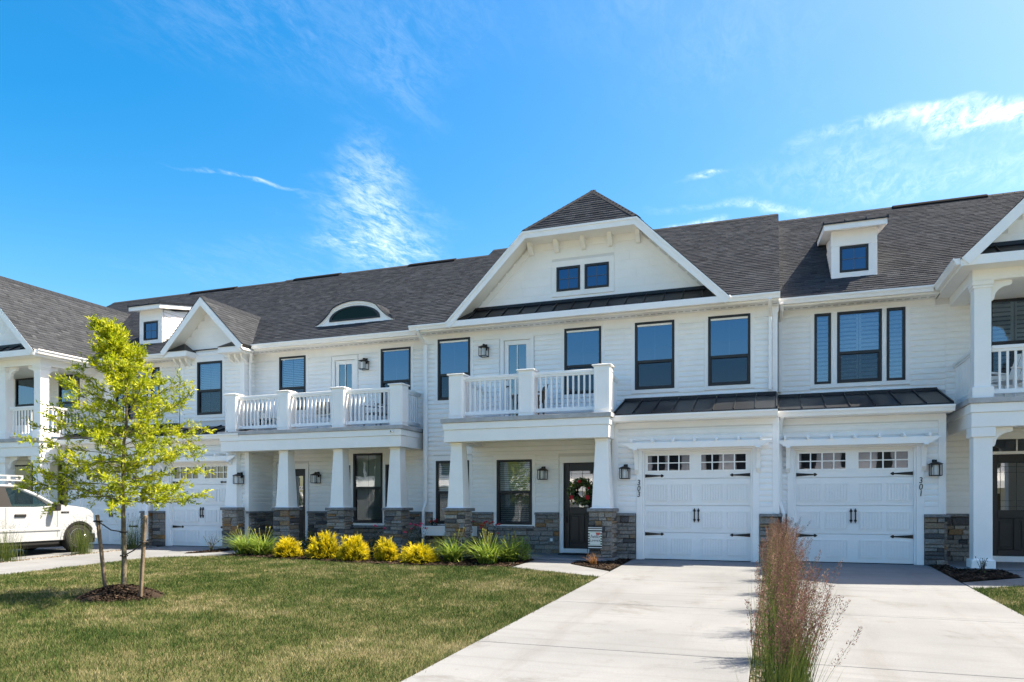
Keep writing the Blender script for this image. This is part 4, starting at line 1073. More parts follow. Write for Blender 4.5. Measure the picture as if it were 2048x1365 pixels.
# ------------------------------------------------------------------ unit 305: small gable bay, eyebrow dormer, long balcony
h = hC = House('white townhouse numbered 305 with eyebrow dormer, small steep gable and four-column porch', (-12.4, 16.4, 0))
Yw, Yg = 16.9, 15.9
up = [(-13.0, -12.13, 3.76, 5.26), (-9.78, -8.90, 3.76, 5.26)]
bd = (-11.20, -10.58, 3.09, 5.05)
lo = [(-10.62, -9.73, .67, 2.52)]; side = [(-10.96, -10.71, .67, 2.21), (-9.64, -9.39, .67, 2.21)]
ed = (-12.98, -12.14, 0, 2.14)
w = wall(h, -16.55, -8.33, Yw, 0, 5.42, up+lo+side+[bd, ed])
grp = (-11.04, -9.31, .59, 2.64)
sid = [whole(*q) for q in up] + [(bd[0]-.12, bd[1]+.12, 3, 5.27), (ed[0]-.12, ed[1]+.12, 0, 2.32), grp]
boards(h, w, -13.85, -8.43, Yw, 3.08, 5.18, sid); boards(h, w, -13.24, -8.43, Yw, 1.13, 2.70, sid)
skirt(h, w, -13.24, -8.4, Yw, sid)
t = h.mb(); t.box(-8.43, -8.33, Yw-.034, Yw, .98, 5.27); t.build('corner_board', 'trim', w)
t = h.mb(); t.box(-13.85, -8.43, Yw-.026, Yw, 5.185, 5.27); t.build('frieze_board', 'trim', w)
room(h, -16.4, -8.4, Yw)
for q in up: window(h, *q, Yw, rail=4.385, head=.10, blind='slats' if q[0] < -12 else None)
window(h, *lo[0], Yw, rail=1.60, low=True, blind=.98, trim=0)
for q in side: window(h, *q, Yw, low=True, blind=.9, trim=0)
t = h.mb(); yy = Yw
for a, b in ((-11.04, -10.96), (-10.71, -10.62), (-9.73, -9.64), (-9.39, -9.31)): t.box(a, b, yy-.033, yy+.004, .67, 2.52)
t.box(-10.96, -10.71, yy-.03, yy+.004, 2.21, 2.52); t.box(-9.64, -9.39, yy-.03, yy+.004, 2.21, 2.52); t.box(-11.04, -9.31, yy-.035, yy+.004, 2.52, 2.64); t.box(-11.04, -9.31, yy-.03, yy+.004, .60, .67); t.build('window_casing', 'trim', h.e, bevel=.004)
b = h.mb(); b.box(-11.08, -9.27, Yw-.12, Yw-.036, .54, .605); b.build('window_sill', 'cap', h.e, bevel=.006)
full_door(h, *bd[:2], Yw, bd[2], bd[3]); entry_door(h, ed[0], ed[1], Yw, 2.14, handle_left=False, leaded=False)
lantern(h, -10.22, Yw-.02, 4.88); lantern(h, -11.72, Yw-.02, 1.89)
stone_wall(h, -13.2, -8.36, Yw, 0, .92, [grp, (ed[0]-.1, ed[1]+.1, -1, 3)])
garage(h, -16.5, -13.24, Yg, Yw, -15.93, -13.78, [(-16.5, -16.07)], '305', -13.62, [-13.44], -16.45, -13.26)
porch(h, -13.86, -8.47, 15.55, Yw, (-13.62, -11.98, -10.34, -8.72), (-13.62, -11.95, -10.30, -8.66))
eave(h, -13.85, -8.40, 16.43, Yw, gx0=-13.55, gx1=-8.50); eave(h, -16.6, -16.05, 16.43, Yw)
main_roof(h, -16.62, -8.44, 16.43, 31, vents=((-11.6, -9.9), (-16.2, -14.3)), L=5.53)
# bay with steep gable
Yb = 16.45; b0, b1 = -16.05, -13.85; cx, half, zb, yf = -14.94, 1.42, 5.50, 16.0
bwn = (-15.46, -14.58, 3.70, 5.20)
wb = wall(h, b0, b1, Yb, 3.1, 5.6, [bwn], name='bay_wall')
boards(h, wb, b0+.1, b1-.1, Yb, 3.52, 5.52, [whole(*bwn)])
for x, s in ((b0, 'left'), (b1, 'right')):
    q = h.mb(); a = .1 if s == 'left' else -.1; q.box(min(x, x+a), max(x, x+a), Yb+.16, Yw, 3.1, 5.5); o = q.build('bay_side_wall', 'core', h.e)
    boards(h, o, Yb+.05, Yw, x, 3.3, 5.4, face=s)
    d = -.03 if s == 'left' else .03
    q = h.mb(); q.box(min(x, x+d), max(x, x+d), Yb-.03, Yb+.08, 3.3, 5.42); q.build('corner_board', 'trim', o)
for xa in (b0, b1-.1):
    t = h.mb(); t.box(xa, xa+.1, Yb-.034, Yb, 3.5, 5.42); t.build('corner_board', 'trim', wb)
window(h, *bwn, Yb, rail=4.38, blind='slats')
g = h.mb(); g.pxz([(cx-half+.25, zb+.1), (cx+half-.25, zb+.1), (cx, zb+half-.12)], Yb+.001, Yb+.1); gl_ = g.build('gable_wall', 'core', h.e)
shakes(h, gl_, [(b0+.02, zb+.02), (b1-.02, zb+.02), (b1-.02, zb+.3), (cx, zb+half-.14), (b0+.02, zb+.3)], Yb, .20)
cross_gable(h, cx, half, zb, yf, Yb, 90, 16.43)
gable_rake(h, [(cx-half, zb-.03), (cx, zb+half-.03), (cx+half, zb-.03)], .16, yf-.035, yf)
sf = h.mb()
for s in (-1, 1): sf.prism([(cx+s*half, yf, zb-.12), (cx, yf, zb+half-.12), (cx, Yb, zb+half-.12), (cx+s*half, Yb, zb-.12)], (0, 0, -.02))
sf.build('soffit', 'trim', h.e)
for s in (-1, 1):                                             # cornice returns with small metal caps and brackets
    xa, xb = cx+s*(half-.06), cx+s*(half-.86)
    l, r_ = min(xa, xb), max(xa, xb)
    q = h.mb(); q.box(l, r_, yf+.02, Yb, 5.31, 5.47); cr_ = q.build('cornice_return', 'trim', h.e, bevel=.006)
    q = h.mb(); q.add([(l, yf-.01, 5.472), (r_, yf-.01, 5.472), (r_, Yb, 5.472), (l, Yb, 5.472), ((l+r_)/2, Yb-.02, 5.76), ((l+r_)/2+s*.1, Yb-.02, 5.76)], [(0,1,2,3), (0,1,5,4) if s > 0 else (0,1,4,5), (1,2,4) if s < 0 else (1,2,5), (2,3,4,5) if s > 0 else (2,3,5,4), (3,0,4) if s > 0 else (3,0,5)]); q.build('return_cap', 'metal', cr_)
    for k in range(3):
        x = l+.14+k*.21
        q = h.mb(); q.prism([(x, Yb-.03, 5.10), (x, Yb-.07, 5.12), (x, Yb-.20, 5.22), (x, Yb-.22, 5.31), (x, Yb-.03, 5.31)], (.07, 0, 0)); q.build('return_bracket', 'trim', cr_)
downspout(h, [(-13.62, 16.4, 5.44), (-13.62, 16.46, 5.34), (-13.78, 16.62, 5.1), (-13.78, 16.62, 3.65)])
# eyebrow dormer
ex0, ex1, ye = -12.12, -9.60, 17.32; em = (ex0+ex1)/2; zE = 5.55+(ye-16.43)*PITCH-.02
def brow(t, k=1.0):                                           # flared half-ellipse, t in -1..1
    a = abs(t); return k*.60*(math.sqrt(max(0, 1-(a/.80)**2))*(1 if a < .8 else 0) if a < .55 else .7262*(1-(a-.55)/.45)**1.5)
ts = [-1+2*i/48 for i in range(49)]
b = h.mb(); b.pxz([(em+t*(ex1-ex0)/2, zE+brow(t)+.02) for t in ts] + [(ex1, zE), (ex0, zE)], ye, ye+.06); eb = b.build('eyebrow_dormer', 'trim', h.e)
fr_ = h.mb(); aw, ah = .80, .36; N_ = 24
arc = lambda f: [(em+aw*f*math.cos(math.pi*i/N_), zE+.13+(ah*f)*math.sin(math.pi*i/N_)) for i in range(N_+1)]
A0, A1 = arc(1.0), arc(.90)
for i in range(N_): fr_.pxz([A0[i], A0[i+1], A1[i+1], A1[i]], ye-.03, ye-.001)
fr_.box(em-aw, em+aw, ye-.031, ye-.001, zE+.105, zE+.15); wn = fr_.build('eyebrow_window', 'black', eb)
p = h.mb(); pts = [(x, ye-.012, z) for x, z in arc(.93)]; p.add(pts, [tuple(range(len(pts)))]); p.build('eyebrow_pane', 'brow_pane', eb, normals=False)
mol = h.mb()
for i in range(48):
    t0, t1 = ts[i], ts[i+1]; X0, X1 = em+t0*(ex1-ex0)/2, em+t1*(ex1-ex0)/2
    mol.pxz([(X0, zE+brow(t0)+.02), (X1, zE+brow(t1)+.02), (X1, zE+brow(t1)-.05), (X0, zE+brow(t0)-.05)], ye-.03, ye-.001)
mol.box(ex0+.02, ex1-.02, ye-.04, ye-.001, zE-.03, zE+.04); mol.build('eyebrow_trim', 'trim', eb)
# shingled cowl: from the arch back into the slope
rows = 9; Vv = []; Ff = []; rn = []
for i in range(48):
    t0, t1 = ts[i], ts[i+1]
    for k in range(rows):
        def pt(t, f):
            X = em+t*(ex1-ex0)/2; z0 = zE+brow(t)+.03; yb = 16.43+(z0-5.55)/PITCH
            yy = ye-.06+(yb+.25-ye)*f; return (X, yy, z0-.0+.03*math.sin(f*math.pi))
        a, b_, c, d = pt(t0, k/rows), pt(t1, k/rows), pt(t1, (k+1)/rows+.01), pt(t0, (k+1)/rows+.01)
        n0 = len(Vv); Vv += [(a[0], a[1], a[2]+.012), (b_[0], b_[1], b_[2]+.012), c, d, (a[0], a[1], a[2]-.02), (b_[0], b_[1], b_[2]-.02)]
        Ff += [(n0, n0+1, n0+2, n0+3), (n0+4, n0+5, n0+1, n0)]; rn += [rng.uniform(.2, .8)]*6
npmesh('eyebrow_shingles', np.array(Vv), np.array(Ff), 'shingle', eb, np.array(rn), 'stuff')
b = h.mb(); b.box(-13.8, -8.4, 15.45, Yw-.03, -.12, .02); b.build('porch_slab', 'concrete', h.e, bevel=.01)

# ================================================================== ground
def gz(y): return 0.0 if y >= 15.5 else (-.025*(15.5-y) if y > -3 else -.4625)
gzv = np.vectorize(gz)
def vnoise(x, y, seed=0):
    """smooth value noise in 0..1"""
    r = np.random.default_rng(seed); T_ = r.random((64, 64))
    xi = np.floor(x).astype(int); yi = np.floor(y).astype(int); fx = x-xi; fy = y-yi
    fx = fx*fx*(3-2*fx); fy = fy*fy*(3-2*fy)
    g_ = lambda a, b: T_[a % 64, b % 64]
    return (g_(xi, yi)*(1-fx)+g_(xi+1, yi)*fx)*(1-fy)+(g_(xi, yi+1)*(1-fx)+g_(xi+1, yi+1)*fx)*fy
def inpoly(x, y, poly):
    c = np.zeros(len(x), bool); n = len(poly)
    for i in range(n):
        (ax, ay), (bx, by) = poly[i], poly[(i+1) % n]
        m = ((ay > y) != (by > y)) & (x < (bx-ax)*(y-ay)/((by-ay) if by != ay else 1e-9)+ax); c ^= m
    return c
def sheet(name, poly, dz, m, thick=0.0, kind='structure', parent=None):
    """flat-ish polygon following the slope"""
    b = MB(); n = len(poly); top = [(x, y, gz(y)+dz) for x, y in poly]
    if thick:
        b.add(top+[(x, y, z-thick) for x, y, z in top], [tuple(range(n)), tuple(range(2*n-1, n-1, -1))]+[(i, (i+1) % n, n+(i+1) % n, n+i) for i in range(n)])
    else: b.add(top, [tuple(range(n))])
    o = b.build(name, m, parent); 
    if thick:
        bv = o.modifiers.new('bevel', 'BEVEL'); bv.width = .008; bv.segments = 2; bv.limit_method = 'ANGLE'; bv.angle_limit = R(40)
    if kind: o['kind'] = kind
    return o


def rand_noise(name, a, b_, scale, rough=.95, bump=.4, bscale=40):
    m = bpy.data.materials.new(name); m.use_nodes = True; t = m.node_tree; p = t.nodes['Principled BSDF']
    p.inputs['Roughness'].default_value = rough; p.inputs['Specular IOR Level'].default_value = .1
    g = N(t, 'ShaderNodeNewGeometry').outputs['Position']
    f = mth(t, 'ADD', mth(t, 'MULTIPLY', noise(t, g, scale, 5, .6), .6), mth(t, 'MULTIPLY', noise(t, g, scale*14, 4, .7), .4))
    link(t, mixc(t, rng_map(t, f, .35, .65, 0, 1), a, b_), p.inputs['Base Color'])
    bn = N(t, 'ShaderNodeBump'); bn.inputs['Strength'].default_value = bump; bn.inputs['Distance'].default_value = .02
    link(t, noise(t, g, bscale, 4, .6), bn.inputs['Height']); link(t, bn.outputs[0], p.inputs['Normal'])
    return m
M['turf'] = rand_noise('turf_soil', (.060, .068, .026), (.135, .112, .062), .9)
M['far_ground'] = rand_noise('far_turf', (.05, .07, .03), (.12, .11, .06), .15)
M['asphalt'] = rand_noise('asphalt', (.10, .10, .10), (.13, .13, .13), 2.0)
M['mulch'] = rand_noise('bark_mulch', (.016, .012, .010), (.045, .032, .025), 6, bump=1.0, bscale=55)
M['chip'] = rand_mat('mulch_chip', [(0, (.012, .009, .008)), (.6, (.035, .024, .018)), (.9, (.07, .048, .034)), (1, (.14, .10, .07))], .95, .1, 'ATTR', 0, 1, 0)
M['gravel'] = rand_mat('river_gravel', [(0, (.06, .045, .033)), (.4, (.14, .115, .09)), (.7, (.20, .18, .155)), (1, (.33, .315, .29))], .85, .2, 'ATTR', .2, 60, .3, 90)
M['gravel_bed'] = rand_noise('gravel_bed', (.11, .09, .07), (.22, .19, .15), 5)
M['grass'] = rand_mat('lawn_blades', [(0, (.032, .068, .016)), (.28, (.056, .100, .025)), (.48, (.105, .138, .043)), (.64, (.18, .178, .08)), (.82, (.29, .258, .145)), (1, (.38, .335, .21))], .75, .15, 'ATTR', 0, 1, 0, transl=.25)

b = MB(); ys = [-400, -3, 15.5, 500]
for a, c in zip(ys, ys[1:]): b.add([(-500, a, gz(a)-.05), (500, a, gz(a)-.05), (500, c, gz(c)-.05), (-500, c, gz(c)-.05)], [(0, 1, 2, 3)])
b.build('ground', 'far_ground', normals=False)['kind'] = 'structure'
sheet('road', [(-120, -14), (120, -14), (120, -4.5), (-120, -4.5)], -.02, 'asphalt')
for yk in (-4.5, -14.15):
    b = MB(); b.box(-120, 120, yk, yk+.15, gz(yk)-.05, gz(yk)+.10); b.build('kerb', 'concrete')['kind'] = 'structure'

def driveway(x0, x1, joints, yend, name='driveway'):
    o = sheet(name, [(x0+.02, joints[0]+.02), (x1-.02, joints[0]+.02), (x1-.02, 15.4), (x0+.02, 15.4)], -.028, 'mulch')
    for a, c in zip(joints, joints[1:]):
        pts = [(x0, a+.006), (x1, a+.006), (x1, min(c, 15.5)-.006), (x0, min(c, 15.5)-.006)]
        if c > 15.5: pts = [(x0, a+.006), (x1, a+.006), (x1, 15.5), (x1, c), (x0, c), (x0, 15.5)]
        sheet('concrete_slab', pts, 0, 'concrete', .10, None, o)
    return o
J = [-3.0, 1.4, 4.1, 6.85, 9.55, 12.1]
driveway(-2.85, -.20, J+[15.56], 0); driveway(.22, 2.75, J+[15.9], 0)
driveway(-15.9, -13.60, J+[15.96], 0); driveway(-19.3, -16.32, J+[15.8], 0)
walk = [(-4.82, 13.3), (-2.865, 12.31), (-2.865, 13.16), (-3.5, 13.78), (-3.86, 14.15), (-3.9, 14.74), (-4.81, 14.74)]
sheet('walkway', walk, .003, 'concrete', .10)
walk5 = [(-13.585, 12.95), (-12.22, 13.86), (-12.25, 15.44), (-13.0, 15.44), (-13.0, 14.5), (-13.585, 13.9)]
sheet('walkway', walk5, .003, 'concrete', .10)
walk1 = [(2.77, 12.35), (3.3, 13.4), (4.0, 14.0), (5.2, 14.2), (5.2, 15.08), (4.0, 15.08), (3.75, 14.2), (2.77, 13.2)]
sheet('walkway', [(2.765, 12.45), (3.6, 13.05), (9, 13.05), (9, 15.09), (3.82, 15.09), (3.82, 14.05), (2.765, 13.15)], .003, 'concrete', .10)

bed_edge = [(-12.2, 13.82), (-11.4, 13.66), (-10.4, 13.48), (-9.4, 13.36), (-8.3, 13.16), (-7.2, 13.08), (-6.0, 13.14), (-5.2, 13.26), (-4.83, 13.31)]
bed = bed_edge+[(-4.83, 14.74), (-7.0, 14.74), (-7.0, 15.5), (-12.22, 15.5)]
small = [(-3.86, 14.20), (-3.5, 13.82), (-2.865, 13.22), (-2.865, 15.4), (-3.25, 15.4), (-3.28, 14.74), (-3.88, 14.74)]
right = [(2.77, 13.22), (3.80, 14.1), (3.80, 15.09), (3.1, 15.09), (3.1, 15.8), (2.77, 15.8)]
left5 = [(-13.59, 13.95), (-13.02, 14.5), (-13.02, 15.44), (-13.2, 15.85), (-13.59, 15.85)]
def scatter(poly, n, seed):
    r = np.random.default_rng(seed); P_ = np.array(poly); lo_, hi_ = P_.min(0), P_.max(0)
    x = r.uniform(lo_[0], hi_[0], n*3); y = r.uniform(lo_[1], hi_[1], n*3); k = inpoly(x, y, poly)
    return x[k][:n], y[k][:n]
def chips(name, poly, dens, parent, seed, zf=None, size=(.012, .035)):
    A_ = abs(sum(a[0]*b_[1]-b_[0]*a[1] for a, b_ in zip(poly, poly[1:]+poly[:1])))/2
    x, y = scatter(poly, int(A_*dens), seed); n = len(x); r = np.random.default_rng(seed+1)
    L = r.uniform(*size, n); w_ = L*r.uniform(.25, .5, n); a = r.uniform(0, 6.28, n); t = r.uniform(-.5, .5, n); z = (gzv(y)+.012 if zf is None else zf(x, y))+r.uniform(0, .014, n)
    dx, dy = np.cos(a), np.sin(a)
    V = np.empty((n, 4, 3))
    for i, (p, q) in enumerate(((-1, -1), (1, -1), (1, 1), (-1, 1))):
        V[:, i, 0] = x+dx*L*p/1-dy*w_*q; V[:, i, 1] = y+dy*L*p+dx*w_*q; V[:, i, 2] = z+t*L*p+r.uniform(-.006, .006, n)
    F_ = np.arange(n*4).reshape(n, 4)
    return npmesh(name, V.reshape(-1, 3), F_, 'chip', parent, np.repeat(r.random(n), 4), 'stuff')
for nm, pl in (('mulch_bed', bed), ('mulch_bed', small), ('mulch_bed', right), ('mulch_bed', left5)):
    o = sheet(nm, pl, .012, 'mulch'); chips('mulch_chips', pl, 900, o, len(pl))

def pebbles(poly, n, parent, seed, size=(.012, .04)):
    x, y = scatter(poly, n, seed); n = len(x); r = np.random.default_rng(seed)
    s = r.uniform(*size, n)*r.choice((.6, 1, 1.3), n)
    base = np.array([(1,0,0),(0,1,0),(-1,0,0),(0,-1,0),(0,0,.8),(0,0,-.6)]); fc = np.array([(0,1,4),(1,2,4),(2,3,4),(3,0,4),(1,0,5),(2,1,5),(3,2,5),(0,3,5)])
    V = base[None]*r.uniform(.7, 1.3, (n, 6, 3))*s[:, None, None]
    a = r.uniform(0, 6.28, n)[:, None]; X = V[..., 0]*np.cos(a)-V[..., 1]*np.sin(a); Y = V[..., 0]*np.sin(a)+V[..., 1]*np.cos(a)
    V = np.stack([X+x[:, None], Y*.8+y[:, None], V[..., 2]*.7+(gzv(y)-.012)[:, None]], -1)
    F_ = (fc[None]+6*np.arange(n)[:, None, None]).reshape(-1, 3)
    return npmesh('gravel_stones', V.reshape(-1, 3), F_, 'gravel', parent, np.repeat(r.random(n), 6), 'stuff', smooth=True)
for x0, x1, n in ((-.19, .21, 5200), (-16.31, -15.91, 2500)):
    pl = [(x0, 2), (x1, 2), (x1, 15.45), (x0, 15.45)]
    o = sheet('gravel_strip', pl, -.022, 'gravel_bed'); pebbles(pl, n, o, int(n))

lawn = [(-13.58, 1.5), (-2.87, 1.5), (-2.87, 12.30), (-4.83, 13.29)]+list(reversed(bed_edge))+[(-13.58, 12.93)]
lawnR = [(2.77, 3), (8, 3), (8, 13.04), (3.6, 13.03), (2.77, 12.43)]
def blades(poly, dens, seed, parent, keep):
    A_ = abs(sum(a[0]*b_[1]-b_[0]*a[1] for a, b_ in zip(poly, poly[1:]+poly[:1])))/2
    x, y = scatter(poly, int(A_*dens), seed); k = keep(x, y); x, y = x[k], y[k]
    r = np.random.default_rng(seed+3)
    for (ax, ay), (bx, by) in zip(poly, poly[1:]+poly[:1]):            # ragged fringe over the edges
        m = int(math.hypot(bx-ax, by-ay)*260); t = r.random(m); fx, fy = ax+(bx-ax)*t+r.normal(0, .022, m), ay+(by-ay)*t+r.normal(0, .022, m)
        kk = keep(fx, fy); x = np.concatenate([x, fx[kk]]); y = np.concatenate([y, fy[kk]])
    d = np.hypot(x, y); k = r.random(len(x)) < np.clip(8.5/d, .45, 1); x, y = x[k], y[k]; n = len(x)
    n1 = vnoise(x*.55+3, y*.75, 1)*.24+vnoise(x*1.7, y*1.7, 2)*.30+vnoise(x*6, y*6, 3)*.30+vnoise(x*14, y*14, 4)*.16
    v = np.clip((n1-.5)*1.4+.42+r.normal(0, .20, n), 0, 1)
    # tufts: blades lean together a little
    h_ = r.uniform(.025, .055, n)*(1.1-.35*v)*(.75+.5*vnoise(x*8, y*8, 5)); a = r.uniform(0, 6.28, n); le = h_*r.uniform(.1, .9, n)
    w_ = r.uniform(.0018, .0036, n)*np.clip(np.hypot(x, y)/7, 1, 2.2); z = gzv(y)-.014
    dx, dy = np.cos(a), np.sin(a); b2 = r.uniform(0, 6.28, n); ex, ey = np.cos(b2), np.sin(b2)
    V = np.empty((n, 3, 3))
    V[:, 0] = np.stack([x-ex*w_, y-ey*w_, z], -1); V[:, 1] = np.stack([x+ex*w_, y+ey*w_, z], -1); V[:, 2] = np.stack([x+dx*le, y+dy*le, z+h_], -1)
    return npmesh('grass', V.reshape(-1, 3), np.arange(n*3).reshape(n, 3), 'grass', parent, np.repeat(v, 3), 'stuff')
mcx, mcy = -9.05, 8.10
ol = sheet('lawn', lawn, -.012, 'turf')
g1 = blades(lawn, 5200, 5, None, lambda x, y: (x > -1.55*y-.8) & (((x-mcx)/.62)**2+((y-mcy)/.52)**2 > 1.0))
tag(g1, 'patchy green and straw coloured front lawn left of the driveway', 'grass')
orr = sheet('lawn', lawnR, -.012, 'turf')
g2 = blades(lawnR, 4000, 6, None, lambda x, y: x < .45*y+.6)
tag(g2, 'small corner of lawn at the right beside the walkway', 'grass')
# fallen leaf patches etc are left to the noise; mound of mulch round the tree
b = MB(); nr, na = 7, 40
for i in range(nr+1):
    f = i/nr
    for j in range(na):
        a = 2*math.pi*j/na; k = 1+.09*math.sin(3*a+1)+.06*math.sin(7*a)+.03*math.sin(13*a)
        x = mcx+.64*k*f*math.cos(a); y = mcy+.53*k*f*math.sin(a)
        b.v.append((x, y, gz(y)-.012+.175*(1-f**1.7)+(.012*math.sin(9*a+5*f) if 0 < i < nr else 0)))
for i in range(nr):
    for j in range(na): b.f.append((i*na+j, i*na+(j+1) % na, (i+1)*na+(j+1) % na, (i+1)*na+j))
mo = b.build('mulch_mound', 'mulch', smooth=True); mo['kind'] = 'structure'
circ = [(mcx+.66*math.cos(i*.3), mcy+.55*math.sin(i*.3)) for i in range(21)]
def moundz(x, y):
    f = np.clip(np.sqrt(((x-mcx)/.64)**2+((y-mcy)/.53)**2), 0, 1); return gzv(y)-.008+.175*(1-f**1.7)
chips('mulch_chips', circ, 2600, mo, 99, moundz, (.010, .03))

# ================================================================== plants
def ribbons(n, base, az, tilt, L, w, droop, seg=3, tipw=.15, twist=None, r=rng):
    """arching strips; arrays of length n. returns verts (n*(2seg+1)... as quads) """
    s = np.linspace(0, 1, seg+1)[None, :]
    rad = L[:, None]*(np.sin(tilt)[:, None]*s+droop[:, None]*s**2*.8); zz_ = L[:, None]*(np.cos(tilt)[:, None]*s-droop[:, None]*s**2*.55)
    cx_, sx_ = np.cos(az)[:, None], np.sin(az)[:, None]
    px = base[:, 0:1]+rad*cx_; py = base[:, 1:2]+rad*sx_; pz = base[:, 2:3]+zz_
    tw = (az+math.pi/2 if twist is None else twist)[:, None]
    ww = w[:, None]*(1-(1-tipw)*s**1.6)
    A_ = np.stack([px-np.cos(tw)*ww, py-np.sin(tw)*ww, pz], -1); B_ = np.stack([px+np.cos(tw)*ww, py+np.sin(tw)*ww, pz], -1)
    V = np.stack([A_, B_], 2).reshape(n, -1, 3); k = 2*(seg+1)
    f = np.array([[2*i, 2*i+1, 2*i+3, 2*i+2] for i in range(seg)])
    F_ = (f[None]+k*np.arange(n)[:, None, None]).reshape(-1, 4)
    return V.reshape(-1, 3), F_, k
def leafcards(c, d, L, w, r, cup=.15):
    """lance-shaped leaves: centre base c (n,3), direction d (n,3)"""
    n = len(c); rv = r.normal(size=(n, 3)); s_ = np.cross(d, rv); s_ /= np.linalg.norm(s_, axis=1)[:, None]+1e-9; nn = np.cross(s_, d)
    V = np.empty((n, 4, 3)); m_ = c+d*(L*.45)[:, None]-nn*(L*cup)[:, None]*.3
    V[:, 0] = c; V[:, 1] = m_+s_*w[:, None]; V[:, 2] = c+d*L[:, None]; V[:, 3] = m_-s_*w[:, None]
    return V.reshape(-1, 3), np.arange(n*4).reshape(n, 4)

M['lily'] = rand_mat('daylily_leaf', [(0, (.07, .13, .02)), (.5, (.17, .27, .04)), (1, (.34, .43, .09))], .5, .35, 'ATTR', 0, 1, 0, transl=.35)
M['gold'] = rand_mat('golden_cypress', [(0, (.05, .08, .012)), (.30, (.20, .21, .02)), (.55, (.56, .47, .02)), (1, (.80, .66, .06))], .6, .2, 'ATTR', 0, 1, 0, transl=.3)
M['dkgreen'] = rand_mat('dark_shrub', [(0, (.012, .028, .008)), (.6, (.03, .06, .014)), (1, (.06, .11, .025))], .55, .35, 'ATTR', 0, 1, 0, transl=.2)
M['rose_leaf'] = rand_mat('rose_leaf', [(0, (.02, .035, .015)), (.6, (.04, .06, .025)), (1, (.085, .10, .04))], .5, .35, 'ATTR', 0, 1, 0, transl=.2)
M['reed'] = rand_mat('feather_reed_leaf', [(0, (.03, .06, .012)), (.5, (.075, .12, .022)), (1, (.19, .20, .06))], .6, .25, 'ATTR', 0, 1, 0, transl=.3)
M['plume'] = rand_mat('feather_reed_plume', [(0, (.085, .040, .040)), (.5, (.17, .085, .075)), (.85, (.29, .17, .14)), (1, (.42, .30, .22))], .8, .15, 'ATTR', 0, 1, 0, transl=.35)
M['reed_tip'] = rand_mat('young_reed_head', [(0, (.03, .035, .02)), (1, (.09, .08, .055))], .8, .15, 'ATTR', 0, 1, 0)
M['dry'] = rand_mat('dry_leaf', [(0, (.16, .07, .025)), (1, (.36, .19, .08))], .8, .15, 'ATTR', 0, 1, 0, transl=.2)
M['stem'] = mat('plant_stem', (.06, .07, .03), .7)
M['twig'] = mat('bare_twig', (.035, .028, .022), .8)
M['leaf'] = rand_mat('willow_oak_leaf', [(0, (.12, .18, .015)), (.35, (.28, .36, .02)), (.7, (.45, .49, .03)), (1, (.60, .58, .06))], .5, .3, 'ATTR', 0, 1, 0, transl=.45)
M['bark'] = rand_noise('oak_bark', (.085, .075, .055), (.20, .175, .125), 9, bump=.6, bscale=60)
M['stake'] = rand_noise('weathered_stake', (.12, .09, .065), (.24, .19, .14), 7, bump=.5, bscale=70)

def daylily(label, x, y, rad, ht, seed, n=230, flowers=3):
    r = np.random.default_rng(seed); z = gz(y)+.01
    e = thing('daylily', label, 'daylily', (x, y, z), 'daylilies in the mulch bed')
    base = np.stack([x+r.normal(0, rad*.22, n), y+r.normal(0, rad*.22, n), np.full(n, z)], -1)
    L = r.uniform(.6, 1.15, n)*ht*1.25
    V, F_, k = ribbons(n, base, r.uniform(0, 6.28, n), r.uniform(.08, .75, n), L, r.uniform(.010, .018, n), r.uniform(.25, 1.0, n), 6, .1)
    npmesh('leaf', V, F_, 'lily', e, np.repeat(np.clip(r.normal(.5, .25, n), 0, 1), k), 'stuff')
    b = MB()
    for i in range(flowers*2):
        a = r.uniform(0, 6.28); q = r.uniform(.05, .35)*rad*2; hh = ht*r.uniform(.95, 1.2)
        b.tube([(x, y, z), (x+.6*q*math.cos(a), y+.6*q*math.sin(a), z+hh*.7), (x+q*math.cos(a), y+q*math.sin(a), z+hh)], .004, 5)
        b.lathe([(.004, -.0), (.011, .02), (.006, .05)], (x+q*math.cos(a), y+q*math.sin(a), z+hh), n=6)
    b.build('flower_stalk', 'bud', e, kind='stuff')
M['bud'] = mat('daylily_bud', (.28, .27, .05), .6)

